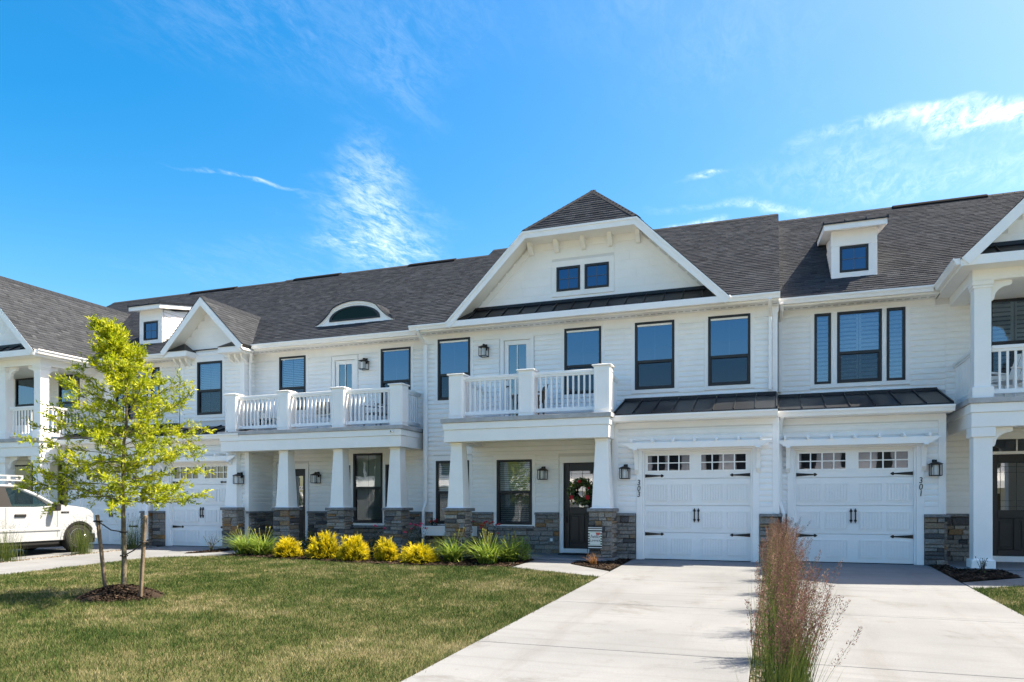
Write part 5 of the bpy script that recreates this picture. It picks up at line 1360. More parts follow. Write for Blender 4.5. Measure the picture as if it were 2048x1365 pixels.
def golden(label, x, y, rx, ht, seed):
    r = np.random.default_rng(seed); z = gz(y)
    e = thing('golden_cypress', label, 'shrub', (x, y, z), 'golden cypress shrubs in the mulch bed')
    n = 720                                                 # sprays start inside an uneven dome and arch outwards
    u = r.uniform(0, 6.28, n); el = np.arccos(r.uniform(-.05, 1, n)); f = r.uniform(.35, .86, n)
    lump = 1+.16*np.sin(3*u+seed)+.12*np.sin(5*u+2*el*3+seed*2)
    bx = x+rx*f*np.sin(el)*np.cos(u)*lump; by = y+rx*.9*f*np.sin(el)*np.sin(u)*lump; bz = z+.04+ht*.86*f*np.cos(el)*lump
    V_, F_, R_ = [], [], []; off = 0; sp = r.normal(0, .16, n)
    m = 8
    for j in range(m):
        az = u+r.normal(0, .8, n); L = r.uniform(.04, .11, n)*(rx/.36)
        ti = np.clip(el*.8+r.normal(0, .4, n), 0, 1.7)
        base = np.stack([bx+r.normal(0, .016, n), by+r.normal(0, .016, n), bz+r.normal(0, .016, n)], -1)
        V, F2, k = ribbons(n, base, az, ti, L, r.uniform(.0045, .009, n), r.uniform(-.1, .6, n), 2, .4, twist=r.uniform(0, 6.28, n))
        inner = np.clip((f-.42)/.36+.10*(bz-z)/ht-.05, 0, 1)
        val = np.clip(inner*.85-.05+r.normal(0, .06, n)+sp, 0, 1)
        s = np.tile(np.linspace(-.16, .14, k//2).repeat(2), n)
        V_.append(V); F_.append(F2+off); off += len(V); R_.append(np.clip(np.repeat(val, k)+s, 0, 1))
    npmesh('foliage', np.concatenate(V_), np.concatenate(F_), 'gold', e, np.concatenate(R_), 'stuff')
    b = MB()
    for i in range(7): a = i*.9; b.tube([(x, y, z-.02), (x+rx*.3*math.cos(a), y+rx*.3*math.sin(a), z+ht*.3), (x+rx*.55*math.cos(a), y+rx*.55*math.sin(a), z+ht*.55)], [.012, .008, .004], 5)
    b.build('stem', 'twig', e)

def bush(name, label, x, y, rx, ht, seed, n=1800, m='dkgreen', L=(.02, .045), group=None, blooms=None, nb=8, z0=None, openness=.5, cat='shrub'):
    r = np.random.default_rng(seed); z = gz(y) if z0 is None else z0
    e = thing(name, label, cat, (x, y, z), group)
    u = r.uniform(0, 6.28, n); el = np.arccos(r.uniform(-.2, 1, n)); f = r.uniform(openness, 1, n)*(1+.18*np.sin(3*u+seed)+.15*np.sin(4*el+seed))
    c = np.stack([x+rx*f*np.sin(el)*np.cos(u), y+rx*f*np.sin(el)*np.sin(u), z+.05+np.maximum(0, ht*.9*f*np.cos(el)+.04)], -1)
    d = np.stack([np.sin(el)*np.cos(u), np.sin(el)*np.sin(u), np.cos(el)+.3], -1)+r.normal(0, .6, (n, 3)); d /= np.linalg.norm(d, axis=1)[:, None]
    LL = r.uniform(*L, n); V, F_ = leafcards(c, d, LL, LL*r.uniform(.2, .36, n), r)
    npmesh('foliage', V, F_, m, e, np.repeat(np.clip(r.normal(.45, .25, n), 0, 1), 4), 'stuff')
    b = MB()
    for i in range(6): a = i*1.05; b.tube([(x, y, z-.02), (x+rx*.35*math.cos(a), y+rx*.35*math.sin(a), z+ht*.4), (x+rx*.6*math.cos(a), y+rx*.6*math.sin(a), z+ht*.7)], [.009, .006, .003], 5)
    b.build('stem', 'twig', e)
    if blooms:
        for i in range(nb):
            a = r.uniform(0, 6.28); t = r.uniform(.1, 1.0); q = rx*r.uniform(.3, .95)
            px, py, pz = x+q*math.cos(a), y+q*math.sin(a)-rx*.25, z+ht*r.uniform(.8, 1.2)
            b = MB()
            for ring, (nr_, rr, zz2) in enumerate(((6, .042, 0), (5, .028, .014), (3, .013, .024))):
                for j in range(nr_):
                    aa = j*2*math.pi/nr_+ring; ca, sa = math.cos(aa), math.sin(aa)
                    b.add([(px, py, pz+zz2-.01), (px+rr*math.cos(aa-.5), py+rr*math.sin(aa-.5), pz+zz2+.006), (px+rr*1.25*ca, py+rr*1.25*sa, pz+zz2+.014), (px+rr*math.cos(aa+.5), py+rr*math.sin(aa+.5), pz+zz2+.006)], [(0,1,2,3)])
            b.build('bloom', blooms, e, normals=False)
    return e

def reed(label, x, y, ht, seed, lean=(.0, .0), plume=True, n=190, ns=60, group='feather reed grass between the drives', spread=1.0):
    r = np.random.default_rng(seed); z = gz(y)-.02
    e = thing('ornamental_grass', label, 'grass clump', (x, y, z), group)
    base = np.stack([x+r.normal(0, .055*spread, n), y+r.normal(0, .06*spread, n), np.full(n, z)], -1)
    L = r.uniform(.45, .9, n)*ht
    V, F_, k = ribbons(n, base, r.uniform(0, 6.28, n), r.uniform(.01, .20, n)*spread, L, r.uniform(.0022, .0042, n), r.uniform(0, .35, n)**1.5, 4, .1)
    hz = (V[:, 2]-z)/ht; V[:, 0] += lean[0]*hz**1.5*ht; V[:, 1] += lean[1]*hz**1.5*ht
    npmesh('leaf_blades', V, F_, 'reed', e, np.clip(np.repeat(r.normal(.42, .22, n), k)+.15*hz, 0, 1), 'stuff')
    # flowering stalks
    b_ = np.stack([x+r.normal(0, .05*spread, ns), y+r.normal(0, .055*spread, ns), np.full(ns, z)], -1); az = r.uniform(0, 6.28, ns); ti = np.minimum(np.abs(r.normal(0, .13, ns)), .22)*spread
    LL = ht*r.uniform(.82, 1.08, ns); w_ = np.full(ns, .0016); dr = r.uniform(0, .10, ns)
    V, F_, k = ribbons(ns, b_, az, ti, LL, w_, dr, 5, .6, twist=r.uniform(0, 6.28, ns))
    def bend(V):
        hz = np.clip((V[:, 2]-z)/ht, 0, 2); V[:, 0] += lean[0]*hz**1.5*ht; V[:, 1] += lean[1]*hz**1.5*ht; return V
    npmesh('stalks', bend(V), F_, 'reed', e, np.full(len(V), .6), 'stuff')
    q = 115 if plume else 16; P_, D_, LLs = [], [], []
    for i in range(ns):
        s = 1-r.beta(1.1, 1.5, q)*(.40 if plume else .22)
        rad = LL[i]*(np.sin(ti[i])*s+dr[i]*s**2*.8); zz2 = z+LL[i]*(np.cos(ti[i])*s-dr[i]*s**2*.55)
        fat = (.030 if plume else .006)*np.sin(np.clip((1-s)/(.40 if plume else .22), .03, 1)*math.pi*.85+.25)
        th = r.uniform(0, 6.28, q); ro = fat*np.sqrt(r.random(q))
        P_.append(np.stack([b_[i, 0]+rad*np.cos(az[i])+ro*np.cos(th), b_[i, 1]+rad*np.sin(az[i])+ro*np.sin(th), zz2], -1))
        D_.append(np.stack([np.cos(th)*.5+.25*np.cos(az[i]), np.sin(th)*.5+.25*np.sin(az[i]), np.full(q, .9)], -1)+r.normal(0, .25, (q, 3)))
    P_ = np.concatenate(P_); D_ = np.concatenate(D_); D_ /= np.linalg.norm(D_, axis=1)[:, None]; m = len(P_)
    l_ = r.uniform(.008, .02, m); V, F_ = leafcards(P_, D_, l_, l_*.16, r)
    tone = np.repeat(np.clip(np.repeat(r.normal(.45, .2, ns), q)+r.normal(0, .18, m), 0, 1), 4)
    npmesh('seed_heads', bend(V), F_, 'plume' if plume else 'reed_tip', e, tone, 'stuff')
    return e

def tuft(name, label, x, y, ht, seed, m, n=90, cat='plant'):
    r = np.random.default_rng(seed); z = gz(y)+.01
    base = np.stack([x+r.normal(0, .03, n), y+r.normal(0, .03, n), np.full(n, z)], -1)
    V, F_, k = ribbons(n, base, r.uniform(0, 6.28, n), r.uniform(.1, .8, n), r.uniform(.6, 1.1, n)*ht, r.uniform(.003, .006, n), r.uniform(.1, .6, n), 3, .2)
    return tag(npmesh(name, V, F_, m, None, np.repeat(r.random(n), k)), label, cat)
def twiggy(label, x, y, ht, seed, m='dkgreen', nleaf=60):
    r = np.random.default_rng(seed); z = gz(y)
    e = thing('young_shrub', label, 'shrub', (x, y, z)); b = MB(); tips = []
    for i in range(9):
        a = r.uniform(0, 6.28); t = r.uniform(.1, .5); p = Vector((x, y, z)); pts = [p.copy()]; d = Vector((math.sin(t)*math.cos(a), math.sin(t)*math.sin(a), math.cos(t)))
        for k in range(4): p = p+d*ht*.25; d = (d+Vector(r.normal(0, .18, 3))).normalized(); pts.append(p.copy()); tips.append(np.array(p))
        b.tube(pts, [.007, .006, .005, .004, .002], 5)
    b.build('branch', 'twig', e)
    c = np.array(tips)[r.integers(0, len(tips), nleaf)]+r.normal(0, .015, (nleaf, 3)); d = r.normal(0, 1, (nleaf, 3)); d[:, 2] += .5; d /= np.linalg.norm(d, axis=1)[:, None]
    L = r.uniform(.02, .045, nleaf); V, F_ = leafcards(c, d, L, L*.35, r); npmesh('foliage', V, F_, m, e, np.repeat(r.random(nleaf), 4), 'stuff')

golden('golden shrub farthest left, beside the green daylilies', -10.42, 13.80, .34, .48, 1)
golden('tallest golden shrub, left half of the merged pair', -9.42, 13.82, .41, .64, 2)
golden('golden shrub in front, right half of the merged pair', -8.55, 13.62, .38, .60, 3)
golden('upright golden shrub standing alone below the porch window', -7.80, 13.72, .28, .54, 4)
golden('low spreading golden shrub, rightmost of the row', -6.95, 13.55, .42, .38, 5)
daylily('leftmost daylily clump by the stone column', -11.98, 14.25, .34, .56, 11)
daylily('daylily clump touching the leftmost golden shrub', -11.38, 14.15, .33, .55, 12)
daylily('daylily clump in front of the left stone column of 303', -6.35, 13.95, .33, .56, 13)
daylily('daylily clump with yellow buds at the right end of the bed', -5.50, 13.72, .34, .56, 14, flowers=5)
daylily('small daylily clump behind the right end of the bed', -5.22, 14.2, .28, .5, 15)
bush('green_shrub', 'round dark green shrub between two golden shrubs near the 305 door', -10.45, 14.7, .26, .50, 21, group='dark green shrubs in the mulch bed')
bush('green_shrub', 'dark green shrub behind the merged golden pair, under the 305 window', -8.35, 14.4, .26, .42, 22, group='dark green shrubs in the mulch bed')
bush('green_shrub', 'dark green shrub just right of the left column of 303', -6.05, 14.5, .28, .46, 23, group='dark green shrubs in the mulch bed')
bush('green_shrub', 'bright green round shrub at the right end of the bed', -5.05, 14.45, .26, .44, 24, group='dark green shrubs in the mulch bed', m='lily', L=(.02, .04))
bush('rose_bush', 'rose bush with one pink bloom against the stone under the 305 window', -8.75, 15.0, .25, .62, 31, 420, 'rose_leaf', (.02, .04), 'rose bushes by the porch', 'pink', 3, openness=.3)
bush('rose_bush', 'rose bush with pink blooms left of the left column of 303', -7.6, 14.7, .38, .62, 32, 1300, 'rose_leaf', (.02, .04), 'rose bushes by the porch', 'pink', 9, openness=.3)
bush('rose_bush', 'rose bush with deep red blooms right of the left column of 303', -5.9, 14.95, .30, .66, 33, 900, 'rose_leaf', (.02, .045), 'rose bushes by the porch', 'red', 9, openness=.3)
tuft('dried_grass', 'small orange-brown dried tuft at the foot of the flagged column', -3.38, 14.10, .27, 41, 'dry')
tuft('seedling', 'tiny pale green seedling at the bed edge between golden shrubs', -9.55, 13.62, .13, 42, 'lily', 24)
twiggy('sparse twiggy shrub in mulch beside the 305 garage', -13.28, 14.55, .42, 51)
twiggy('dark leafless twiggy shrub in mulch by the white 301 column', 3.32, 14.35, .30, 52, nleaf=25)
Ys = [4.75, 5.75, 6.9, 8.2, 9.6, 11.1, 12.6, 14.2]
words = ['nearest', 'second nearest', 'third nearest', 'fourth nearest', 'fourth farthest', 'third farthest', 'second farthest', 'farthest']
for i, y in enumerate(Ys):
    reed('%s of the plumed grass clumps between the two concrete driveways' % words[i], .03+.02*math.sin(i*2.1), y, [.92, .98, .95, 1.0, .98, .98, 1.0, .98][i], 200+i, lean=(.13+.05*math.sin(i*1.7), -.02), n=330 if y < 8 else 260, ns=50, spread=1.3)
reed('green grass clump farthest left, in front of the pickup door', -16.08, 11.4, .95, 301, (.02, 0), False, 200, 40, spread=1.9, group='green grass clumps beside the pickup')
reed('green grass clump in front of the pickup front wheel', -16.10, 13.3, .95, 302, (.02, 0), False, 240, 45, spread=1.9, group='green grass clumps beside the pickup')
reed('green grass clump seen behind the young tree trunk', -16.15, 14.85, .95, 303, (.02, 0), False, 200, 40, spread=1.9, group='green grass clumps beside the pickup')

# ------------------------------------------------------------------ young tree with stakes
def tree():
    r = np.random.default_rng(404); tx, ty = -9.08, 8.18; z0 = gz(ty)+.10
    e = thing('young_tree', 'young yellow-green tree with slim trunk in a mulch mound on the lawn', 'tree', (tx, ty, z0))
    cr = Vector((math.cos(R(19.88)), math.sin(R(19.88)), 0)); cf = Vector((-cr.y, cr.x, 0))
    path = [(0, 0), (.8, .01), (1.5, -.01), (2.1, .0), (2.7, .05), (3.2, .03), (3.6, -.12), (3.9, -.27), (4.08, -.36)]
    T0 = Vector((tx, ty, z0-.12))
    def tp(z):
        for (a, u), (b_, v) in zip(path, path[1:]):
            if z <= b_: f = (z-a)/(b_-a); return T0+cr*(u+(v-u)*f)+Vector((0, 0, z))
        return T0+cr*path[-1][1]+Vector((0, 0, path[-1][0]))
    zs = np.linspace(0, 4.08, 26); rad = [.052 if z == 0 else max(.004, .040*(1-z/4.3)**.8) for z in zs]
    b = MB(); b.tube([tp(z)+Vector((r.normal(0, .004), r.normal(0, .004), 0)) for z in zs], rad, 10); b.build('trunk', 'bark', e, smooth=True)
    prof_z = [1.25, 1.45, 1.65, 1.95, 2.35, 2.75, 3.1, 3.45, 3.8, 4.1]; prof_w = [.65, 1.05, 1.22, 1.14, 1.16, .92, .58, .32, .16, .06]
    bb = MB(); C_, D_, LV = [], [], []
    nb = 84
    for i in range(nb):
        z = 1.42+2.58*(i/nb)**1.25; az = i*2.39996+r.normal(0, .25)
        w_ = np.interp(z+.12, prof_z, prof_w)*r.uniform(.72, 1.08)
        up = np.interp(z, [1.3, 2.0, 3.0, 4.0], [-.02, .18, .50, .85])+r.normal(0, .08)
        p = tp(z); d = Vector((math.cos(az), math.sin(az), up)).normalized(); L = w_/max(.35, math.hypot(d.x, d.y)); st = 7
        pts = [p.copy()]
        for k in range(st):
            p = p+d*L/st; d = (d+Vector(r.normal(0, .09, 3))+Vector((0, 0, -.004 if z < 2 else .01))).normalized(); pts.append(p.copy())
        bb.tube(pts, list(np.linspace(.011*(1-z/5.5), .0025, st+1)), 5)
        for k in range(2, st+1):
            for s in range(3 if k < st else 4):
                q = pts[k]+(pts[k-1]-pts[k])*r.random(); dd = (d+Vector(r.normal(0, .75, 3))).normalized(); l = r.uniform(.08, .26)*(1.1 if z < 3 else .8)
                dd.z = dd.z*.5+.14; dd.normalize()
                q2 = q+dd*l; bb.tube([q, q+dd*l*.5+Vector((0, 0, .008)), q2], [.003, .002, .001], 4)
                m = int(r.integers(14, 23)); f = r.uniform(.25, 1.05, m)
                c = np.array(q)[None]+np.array(dd)[None]*(l*f)[:, None]+r.normal(0, .012, (m, 3))
                dl = np.array(dd)[None]*.7+r.normal(0, .62, (m, 3)); dl[:, 2] += .08; dl /= np.linalg.norm(dl, axis=1)[:, None]
                C_.append(c); D_.append(dl); LV.append(np.clip(np.full(m, r.normal(.46+.06*(z-2), .2))+r.normal(0, .14, m), 0, 1))
    bb.build('branch', 'bark', e, kind='stuff')
    C = np.concatenate(C_); D = np.concatenate(D_); v = np.concatenate(LV); n = len(C); L = r.uniform(.04, .085, n)
    V, F_ = leafcards(C, D, L, L*r.uniform(.11, .18, n), r); npmesh('crown', V, F_, 'leaf', e, np.repeat(v, 4), 'stuff')
    # stakes with straps
    for (sx_, sy_, lx_, lab) in ((-9.33, 8.12, -.15, 'left grey wooden stake tied to the young tree'), (-8.55, 7.98, .08, 'right brown wooden stake tied to the young tree')):
        zb = gz(sy_)+.04; P0 = Vector((sx_, sy_, zb-.2)); P1 = Vector((sx_, sy_, zb))+cr*lx_+Vector((0, 0, 1.16))
        b = MB(); b.tube([P0, P0.lerp(P1, .5), P1], [.031, .032, .031], 4, sq=True); s = b.build('tree_stake', 'stake', None, bevel=.006)
        tag(s, lab, 'stake', 'stakes holding the young tree')
        A0 = P0.lerp(P1, .93 if lx_ < 0 else .72); 
        t = MB(); B0 = tp(A0.z-T0.z-(.16 if lx_ < 0 else .22)); M0 = A0.lerp(B0, .5)-Vector((0, 0, .05 if lx_ < 0 else .02))
        t.tube([A0, A0.lerp(M0, .6), M0, M0.lerp(B0, .6), B0], .009, 6)
        ring = [A0+(cr*math.cos(a)+cf*math.sin(a))*.050 for a in [j*math.pi/5 for j in range(10)]]; t.tube(ring, .014, 6, closed=True)
        ring = [B0+(cr*math.cos(a)+cf*math.sin(a))*.047 for a in [j*math.pi/5 for j in range(10)]]; t.tube(ring, .011, 6, closed=True)
        t.build('strap', 'iron', s)
tree()

# ================================================================== pickup truck
M['paint'] = mat('white_car_paint', (.385, .41, .44), .22, .5, coat=.6)
M['tyre'] = mat('tyre_rubber', (.014, .014, .015), .85, .3)
M['chrome'] = mat('wheel_alloy', (.62, .63, .65), .28, .5, .9)
M['plastic'] = mat('black_plastic', (.018, .018, .019), .5, .4)
M['pillar'] = mat('satin_pillar', (.02, .02, .021), .5, .3)
M['lens'] = mat('headlight_lens', (.45, .47, .5), .12, .6, .3)
M['car_glass'] = glass_mat('tinted_car_glass', .10, (.7, .85, .9), (.30, .40, .38))
M['seat'] = mat('grey_seat', (.06, .06, .065), .8)
def pickup():
    X1, X0 = -16.70, -18.62; zg = gz(12.5)
    e = thing('pickup_truck', 'white pickup truck with ladder rack parked nose-in before garage 307', 'truck', (-17.66, 11.4, zg))
    def arch(yc, r_, n=12): return [(yc+r_*math.cos(math.pi*i/n), .28+r_*math.sin(math.pi*i/n)) for i in range(n+1)]
    prof = [(14.13, .36), (14.19, .50), (14.19, .60), (14.13, .72), (14.11, .92), (14.05, 1.00), (13.90, 1.075), (13.55, 1.125), (13.13, 1.165), (12.95, 1.13), (12.55, 1.10), (10.6, 1.10), (8.6, 1.12), (8.58, .36)]
    low = [(8.62, .30)] + list(reversed(arch(9.75, .46))) + [(10.3, .27)] + list(reversed(arch(13.70, .46)))
    b = MB(); b.pyz(prof+low, X0, X1)
    body = b.build('body', 'paint', e, bevel=.045, seg=3)
    for p in body.data.polygons: p.use_smooth = False
    # greenhouse
    zb, zt = 1.10, 1.625; iy = [(10.62, 10.85), (13.12, 12.10)]
    ins = .17
    v = [(X0+.03, 10.62, zb), (X1-.03, 10.62, zb), (X1-.03, 13.12, zb), (X0+.03, 13.12, zb), (X0+ins, 10.80, zt-.02), (X1-ins, 10.80, zt-.02), (X1-ins, 12.14, zt-.03), (X0+ins, 12.14, zt-.03), (X0+ins+.1, 11.0, zt+.015), (X1-ins-.1, 11.0, zt+.015), (X1-ins-.1, 11.95, zt+.01), (X0+ins+.1, 11.95, zt+.01)]
    # cab built as pillars and roof so that the glass really opens on the cabin
    r_ = MB(); r_.add([v[4], v[5], v[6], v[7], v[8], v[9], v[10], v[11]], [(0,1,5,4),(1,2,6,5),(2,3,7,6),(3,0,4,7),(4,5,6,7),(0,3,2,1)]); r_.build('cab_roof', 'paint', e, bevel=.02, seg=2, smooth=True)
    pl = MB()
    for xs in (0, 1):
        A = Vector(v[2] if xs else v[3]); B = Vector(v[6] if xs else v[7]); pl.tube([A, A.lerp(B, .5)+Vector((0, 0, .03)), B], .045, 6)
        A = Vector(v[1] if xs else v[0]); B = Vector(v[5] if xs else v[4]); pl.tube([A, B], .07, 6)
        pl.tube([Vector(v[5] if xs else v[4]), Vector(v[6] if xs else v[7])], .035, 6)
    pl.build('cab_pillar', 'paint', e, smooth=True)
    sx_ = lambda z, s: (X1-.028-(ins-.03)*(z-zb)/(zt-zb)) if s else (X0+.028+(ins-.03)*(z-zb)/(zt-zb))
    for s in (1, 0):
        wins = [[(11.98, 1.115), (12.40, 1.115), (12.56, 1.075), (12.92, 1.075), (12.80, 1.20), (12.42, 1.47), (12.18, 1.545), (11.90, 1.555)], [(10.95, 1.115), (11.66, 1.115), (11.62, 1.555), (11.05, 1.55)]]
        for w_ in wins:
            q = MB(); q.add([(sx_(z, s)+(.004 if s else -.004), y, z) for y, z in w_], [tuple(range(len(w_)))]); q.build('side_window', 'car_glass', e, normals=False)
            q = MB(); n = len(w_); c = Vector((sum(p[0] for p in w_)/n, sum(p[1] for p in w_)/n))
            for i in range(n):
                a, b2 = w_[i], w_[(i+1) % n]; o_ = lambda p: (p[0]+(p[0]-c.x)/max(.1, (Vector(p)-c).length)*.035, p[1]+(p[1]-c.y)/max(.1, (Vector(p)-c).length)*.03)
                P_ = [a, b2, o_(b2), o_(a)]; q.prism([(sx_(z, s)+(.008 if s else -.008), y, z) for y, z in P_], (-.03 if s else .03, 0, 0))
            q.build('window_seal', 'plastic', e)
        q = MB(); q.prism([(sx_(z, s)+(.010 if s else -.010), y, z) for y, z in ((11.66, 1.10), (11.98, 1.10), (11.88, 1.57), (11.60, 1.57))], (-.03 if s else .03, 0, 0)); q.build('door_pillar', 'pillar', e)
    q = MB(); q.add([(X0+.08, 13.10, 1.13), (X1-.08, 13.10, 1.13), (X1-.21, 12.17, 1.60), (X0+.21, 12.17, 1.60)], [(0,1,2,3)]); q.build('windscreen', 'car_glass', e, normals=False)
    q = MB(); q.add([(X0+.1, 10.64, 1.14), (X1-.1, 10.64, 1.14), (X1-.21, 10.79, 1.58), (X0+.21, 10.79, 1.58)], [(0,1,2,3)]); q.build('rear_window', 'car_glass', e, normals=False)
    for sx2 in (-17.15, -18.15):
        for yy in (11.0, 11.9): q = MB(); q.box(sx2-.24, sx2+.24, yy, yy+.14, .7, 1.32); q.box(sx2-.12, sx2+.12, yy+.02, yy+.12, 1.32, 1.47); q.build('seat', 'seat', e, bevel=.04, seg=2)
    q = MB(); ring = [(-18.1+.17*math.cos(a), 12.62+.05*math.sin(a), 1.12+.17*math.sin(a)) for a in [i*math.pi/8 for i in range(16)]]; q.tube(ring, .014, 6, closed=True); q.build('steering_wheel', 'plastic', e)
    q = MB(); q.box(X0+.1, X1-.1, 12.72, 13.05, .8, 1.1); q.build('dashboard', 'plastic', e, bevel=.03)
    # seams and creases
    q = MB()
    for yy, a, c in ((13.10, .36, 1.10), (11.82, .36, 1.09), (10.62, .36, 1.09)): q.box(X1-.002, X1+.0012, yy-.005, yy+.005, a, c)
    q.build('door_seam', 'plastic', e, kind='stuff')
    q = MB(); q.prism([(X1-.01, 10.3, .50), (X1+.018, 10.3, .52), (X1+.022, 10.3, .57), (X1-.01, 10.3, .60)], (0, 2.88, 0)); q.build('body_crease', 'paint', e, bevel=.006)
    q = MB(); q.box(X0+.02, X1-.03, 10.3, 13.2, .18, .30); q.build('rocker_panel', 'plastic', e, bevel=.02)
    q = MB(); q.box(X0+.25, X1-.25, 8.7, 14.0, .10, .35); q.build('chassis', 'plastic', e)
    for yc in (13.70, 9.75):
        q = MB(); n = 18; 
        for i in range(n):
            a, c = math.pi*i/n, math.pi*(i+1)/n; P_ = lambda t, r2: (X1, yc+r2*math.cos(t), .28+r2*math.sin(t))
            q.prism([P_(a, .455), P_(c, .455), P_(c, .40), P_(a, .40)], (-.22, 0, 0))
        q.build('wheel_well', 'plastic', e)
        q = MB()
        for i in range(n):
            a, c = math.pi*i/n, math.pi*(i+1)/n; P_ = lambda t, r2: (X1-.004, yc+r2*math.cos(t), .28+r2*math.sin(t))
            q.prism([P_(a, .455), P_(c, .455), P_(c, .52), P_(a, .52)], (.022, 0, 0))
        q.build('fender_flare', 'paint', e, bevel=.008)
        for xc, s in ((X1-.13, 1), (X0+.13, -1)):
            zc = gz(yc)+.365
            t = MB(); t.lathe([(.24, -.11), (.345, -.11), (.365, -.07), (.365, .07), (.345, .11), (.24, .11)], (xc, yc, zc), 'x', 32); wh = t.build('wheel', 'tyre', e, smooth=True)
            t = MB(); t.lathe([(.23, s*.02), (.245, s*.085), (.235, s*.112), (.215, s*.10), (.20, s*.02)], (xc, yc, zc), 'x', 28); t.build('rim', 'chrome', wh, smooth=True)
            t = MB(); t.lathe([(.21, s*-.02), (.21, s*.0)], (xc, yc, zc), 'x', 24); t.build('brake_disc', 'plastic', wh)
            t = MB(); t.lathe([(.055, s*.02), (.055, s*.085), (.04, s*.095)], (xc, yc, zc), 'x', 14)
            for k in range(6):
                a = k*math.pi/3+.2
                for d in (-.12, .12): t.tube([(xc+s*.08, yc+.045*math.cos(a+d*2), zc+.045*math.sin(a+d*2)), (xc+s*.098, yc+.215*math.cos(a+d), zc+.215*math.sin(a+d))], [.020, .016], 5)
            t.build('spokes', 'chrome', wh)
    for s, xx in ((1, X1), (-1, X0)):
        m_ = MB(); a, c = sorted((xx+s*.05, xx+s*.24)); m_.box(a, c, 12.90, 13.03, 1.005, 1.195); mi = m_.build('side_mirror', 'plastic', e, bevel=.03, seg=2)
        m_ = MB(); a, c = sorted((xx-s*.06, xx+s*.06)); m_.box(a, c, 12.91, 13.0, 1.02, 1.07); m_.build('mirror_arm', 'plastic', mi)
    q = MB(); q.box(X1-.005, X1+.03, 12.02, 12.30, .87, .935); q.build('door_handle', 'plastic', e, bevel=.012)
    q = MB(); q.box(X1-.004, X1+.010, 13.20, 13.42, .945, .99); bdg = q.build('fender_badge', 'plastic', e, bevel=.006)
    tm = text_mesh('F-150', .045, .001); tm.materials.append(M['chrome']); o = bpy.data.objects.new('badge_text', tm); o.location = (X1+.0115, 13.31, .966); o.rotation_euler = (R(90), 0, R(90)); fin(o, bdg)
    q = MB(); q.prism([(X1+.004, 13.95, .88), (X1+.004, 14.11, .80), (X1+.004, 14.125, .92), (X1+.004, 14.02, .98)], (-.2, .0, 0)); q.build('headlight', 'lens', e, bevel=.01)
    q = MB(); q.box(X0-.005, X1+.012, 14.06, 14.24, .40, .58); q.build('bumper', 'paint', e, bevel=.03, seg=2)
    q = MB(); q.box(X0+.05, X1-.02, 14.02, 14.20, .17, .40); q.build('air_dam', 'plastic', e, bevel=.03)
    q = MB(); q.box(X0+.3, X1-.3, 14.11, 14.16, .62, .95); q.build('grille', 'plastic', e)
    # ladder rack
    ra = MB()
    for xx in (X1-.16, X0+.16):
        ra.box(xx-.02, xx+.02, 8.7, 12.34, 1.82, 1.855); ra.box(xx-.02, xx+.02, 8.7, 12.34, 1.715, 1.75)
        for k in range(12): yy = 12.34-.04-k*.31; ra.box(xx-.021, xx+.021, yy-.05 if k else yy-.03, yy+.04, 1.751, 1.819)
    rk_ = ra.build('ladder_rack', 'paint', e)
    for yy in (12.2, 10.4, 8.8): c = MB(); c.box(X0+.16, X1-.16, yy-.03, yy+.03, 1.76, 1.80); c.build('cross_bar', 'paint', rk_)
    for yy in (10.4, 8.8):
        for xx in (X1-.16, X0+.16): c = MB(); c.box(xx-.03, xx+.03, yy-.03, yy+.03, 1.1, 1.715); c.build('rack_leg', 'paint', rk_)
    for xx in (X1-.2, X0+.2): c = MB(); c.box(xx-.03, xx+.03, 12.0, 12.07, 1.60, 1.715); c.build('rack_leg', 'paint', rk_)
pickup()

# ================================================================== small things at the doors and on the balconies
def wreath():
    r = np.random.default_rng(9); c = np.array([-4.24, 16.36, 1.46]); e = thing('wreath', 'green leafy wreath with dark red blooms hanging on the black 303 door', 'wreath', tuple(c))
    b = MB(); b.tube([(c[0]+.22*math.cos(a), c[1]+.06, c[2]+.22*math.sin(a)) for a in [i*math.pi/12 for i in range(24)]], .03, 6, closed=True); b.build('twig_ring', 'twig', e)
    n = 1100; a = r.uniform(0, 6.28, n); ph = r.uniform(0, 6.28, n); q = .075*np.sqrt(r.random(n))
    P_ = np.stack([c[0]+(.235+q*np.cos(ph))*np.cos(a), c[1]-np.abs(q*np.sin(ph))*.8+.03, c[2]+(.235+q*np.cos(ph))*np.sin(a)], -1)
    D = np.stack([-np.sin(a)*.6+np.cos(a)*np.cos(ph), -np.abs(np.sin(ph))*.9, np.cos(a)*.6+np.sin(a)*np.cos(ph)], -1)+r.normal(0, .35, (n, 3)); D /= np.linalg.norm(D, axis=1)[:, None]
    L = r.uniform(.03, .065, n); V, F_ = leafcards(P_, D, L, L*.3, r); npmesh('leaf', V, F_, 'rose_leaf2', e, np.repeat(r.random(n), 4), 'stuff')
    for t, m, s in ((90, 'red', .035), (215, 'red', .05), (325, 'red', .05), (140, 'bud', .03), (20, 'red', .025), (255, 'bud', .022)):
        b = MB(); x, z = c[0]+.235*math.cos(R(t)), c[2]+.235*math.sin(R(t))
        for k in range(3):
            for j in range(6):
                aa = j*math.pi/3+k*.5; rr = s*(1-.28*k)
                b.add([(x, c[1]-.06-.012*k, z), (x+rr*math.cos(aa-.5), c[1]-.065-.012*k, z+rr*math.sin(aa-.5)), (x+rr*1.15*math.cos(aa), c[1]-.055-.015*k, z+rr*1.15*math.sin(aa)), (x+rr*math.cos(aa+.5), c[1]-.065-.012*k, z+rr*math.sin(aa+.5))], [(0,1,2,3)])
        b.build('bloom', m, e, normals=False)
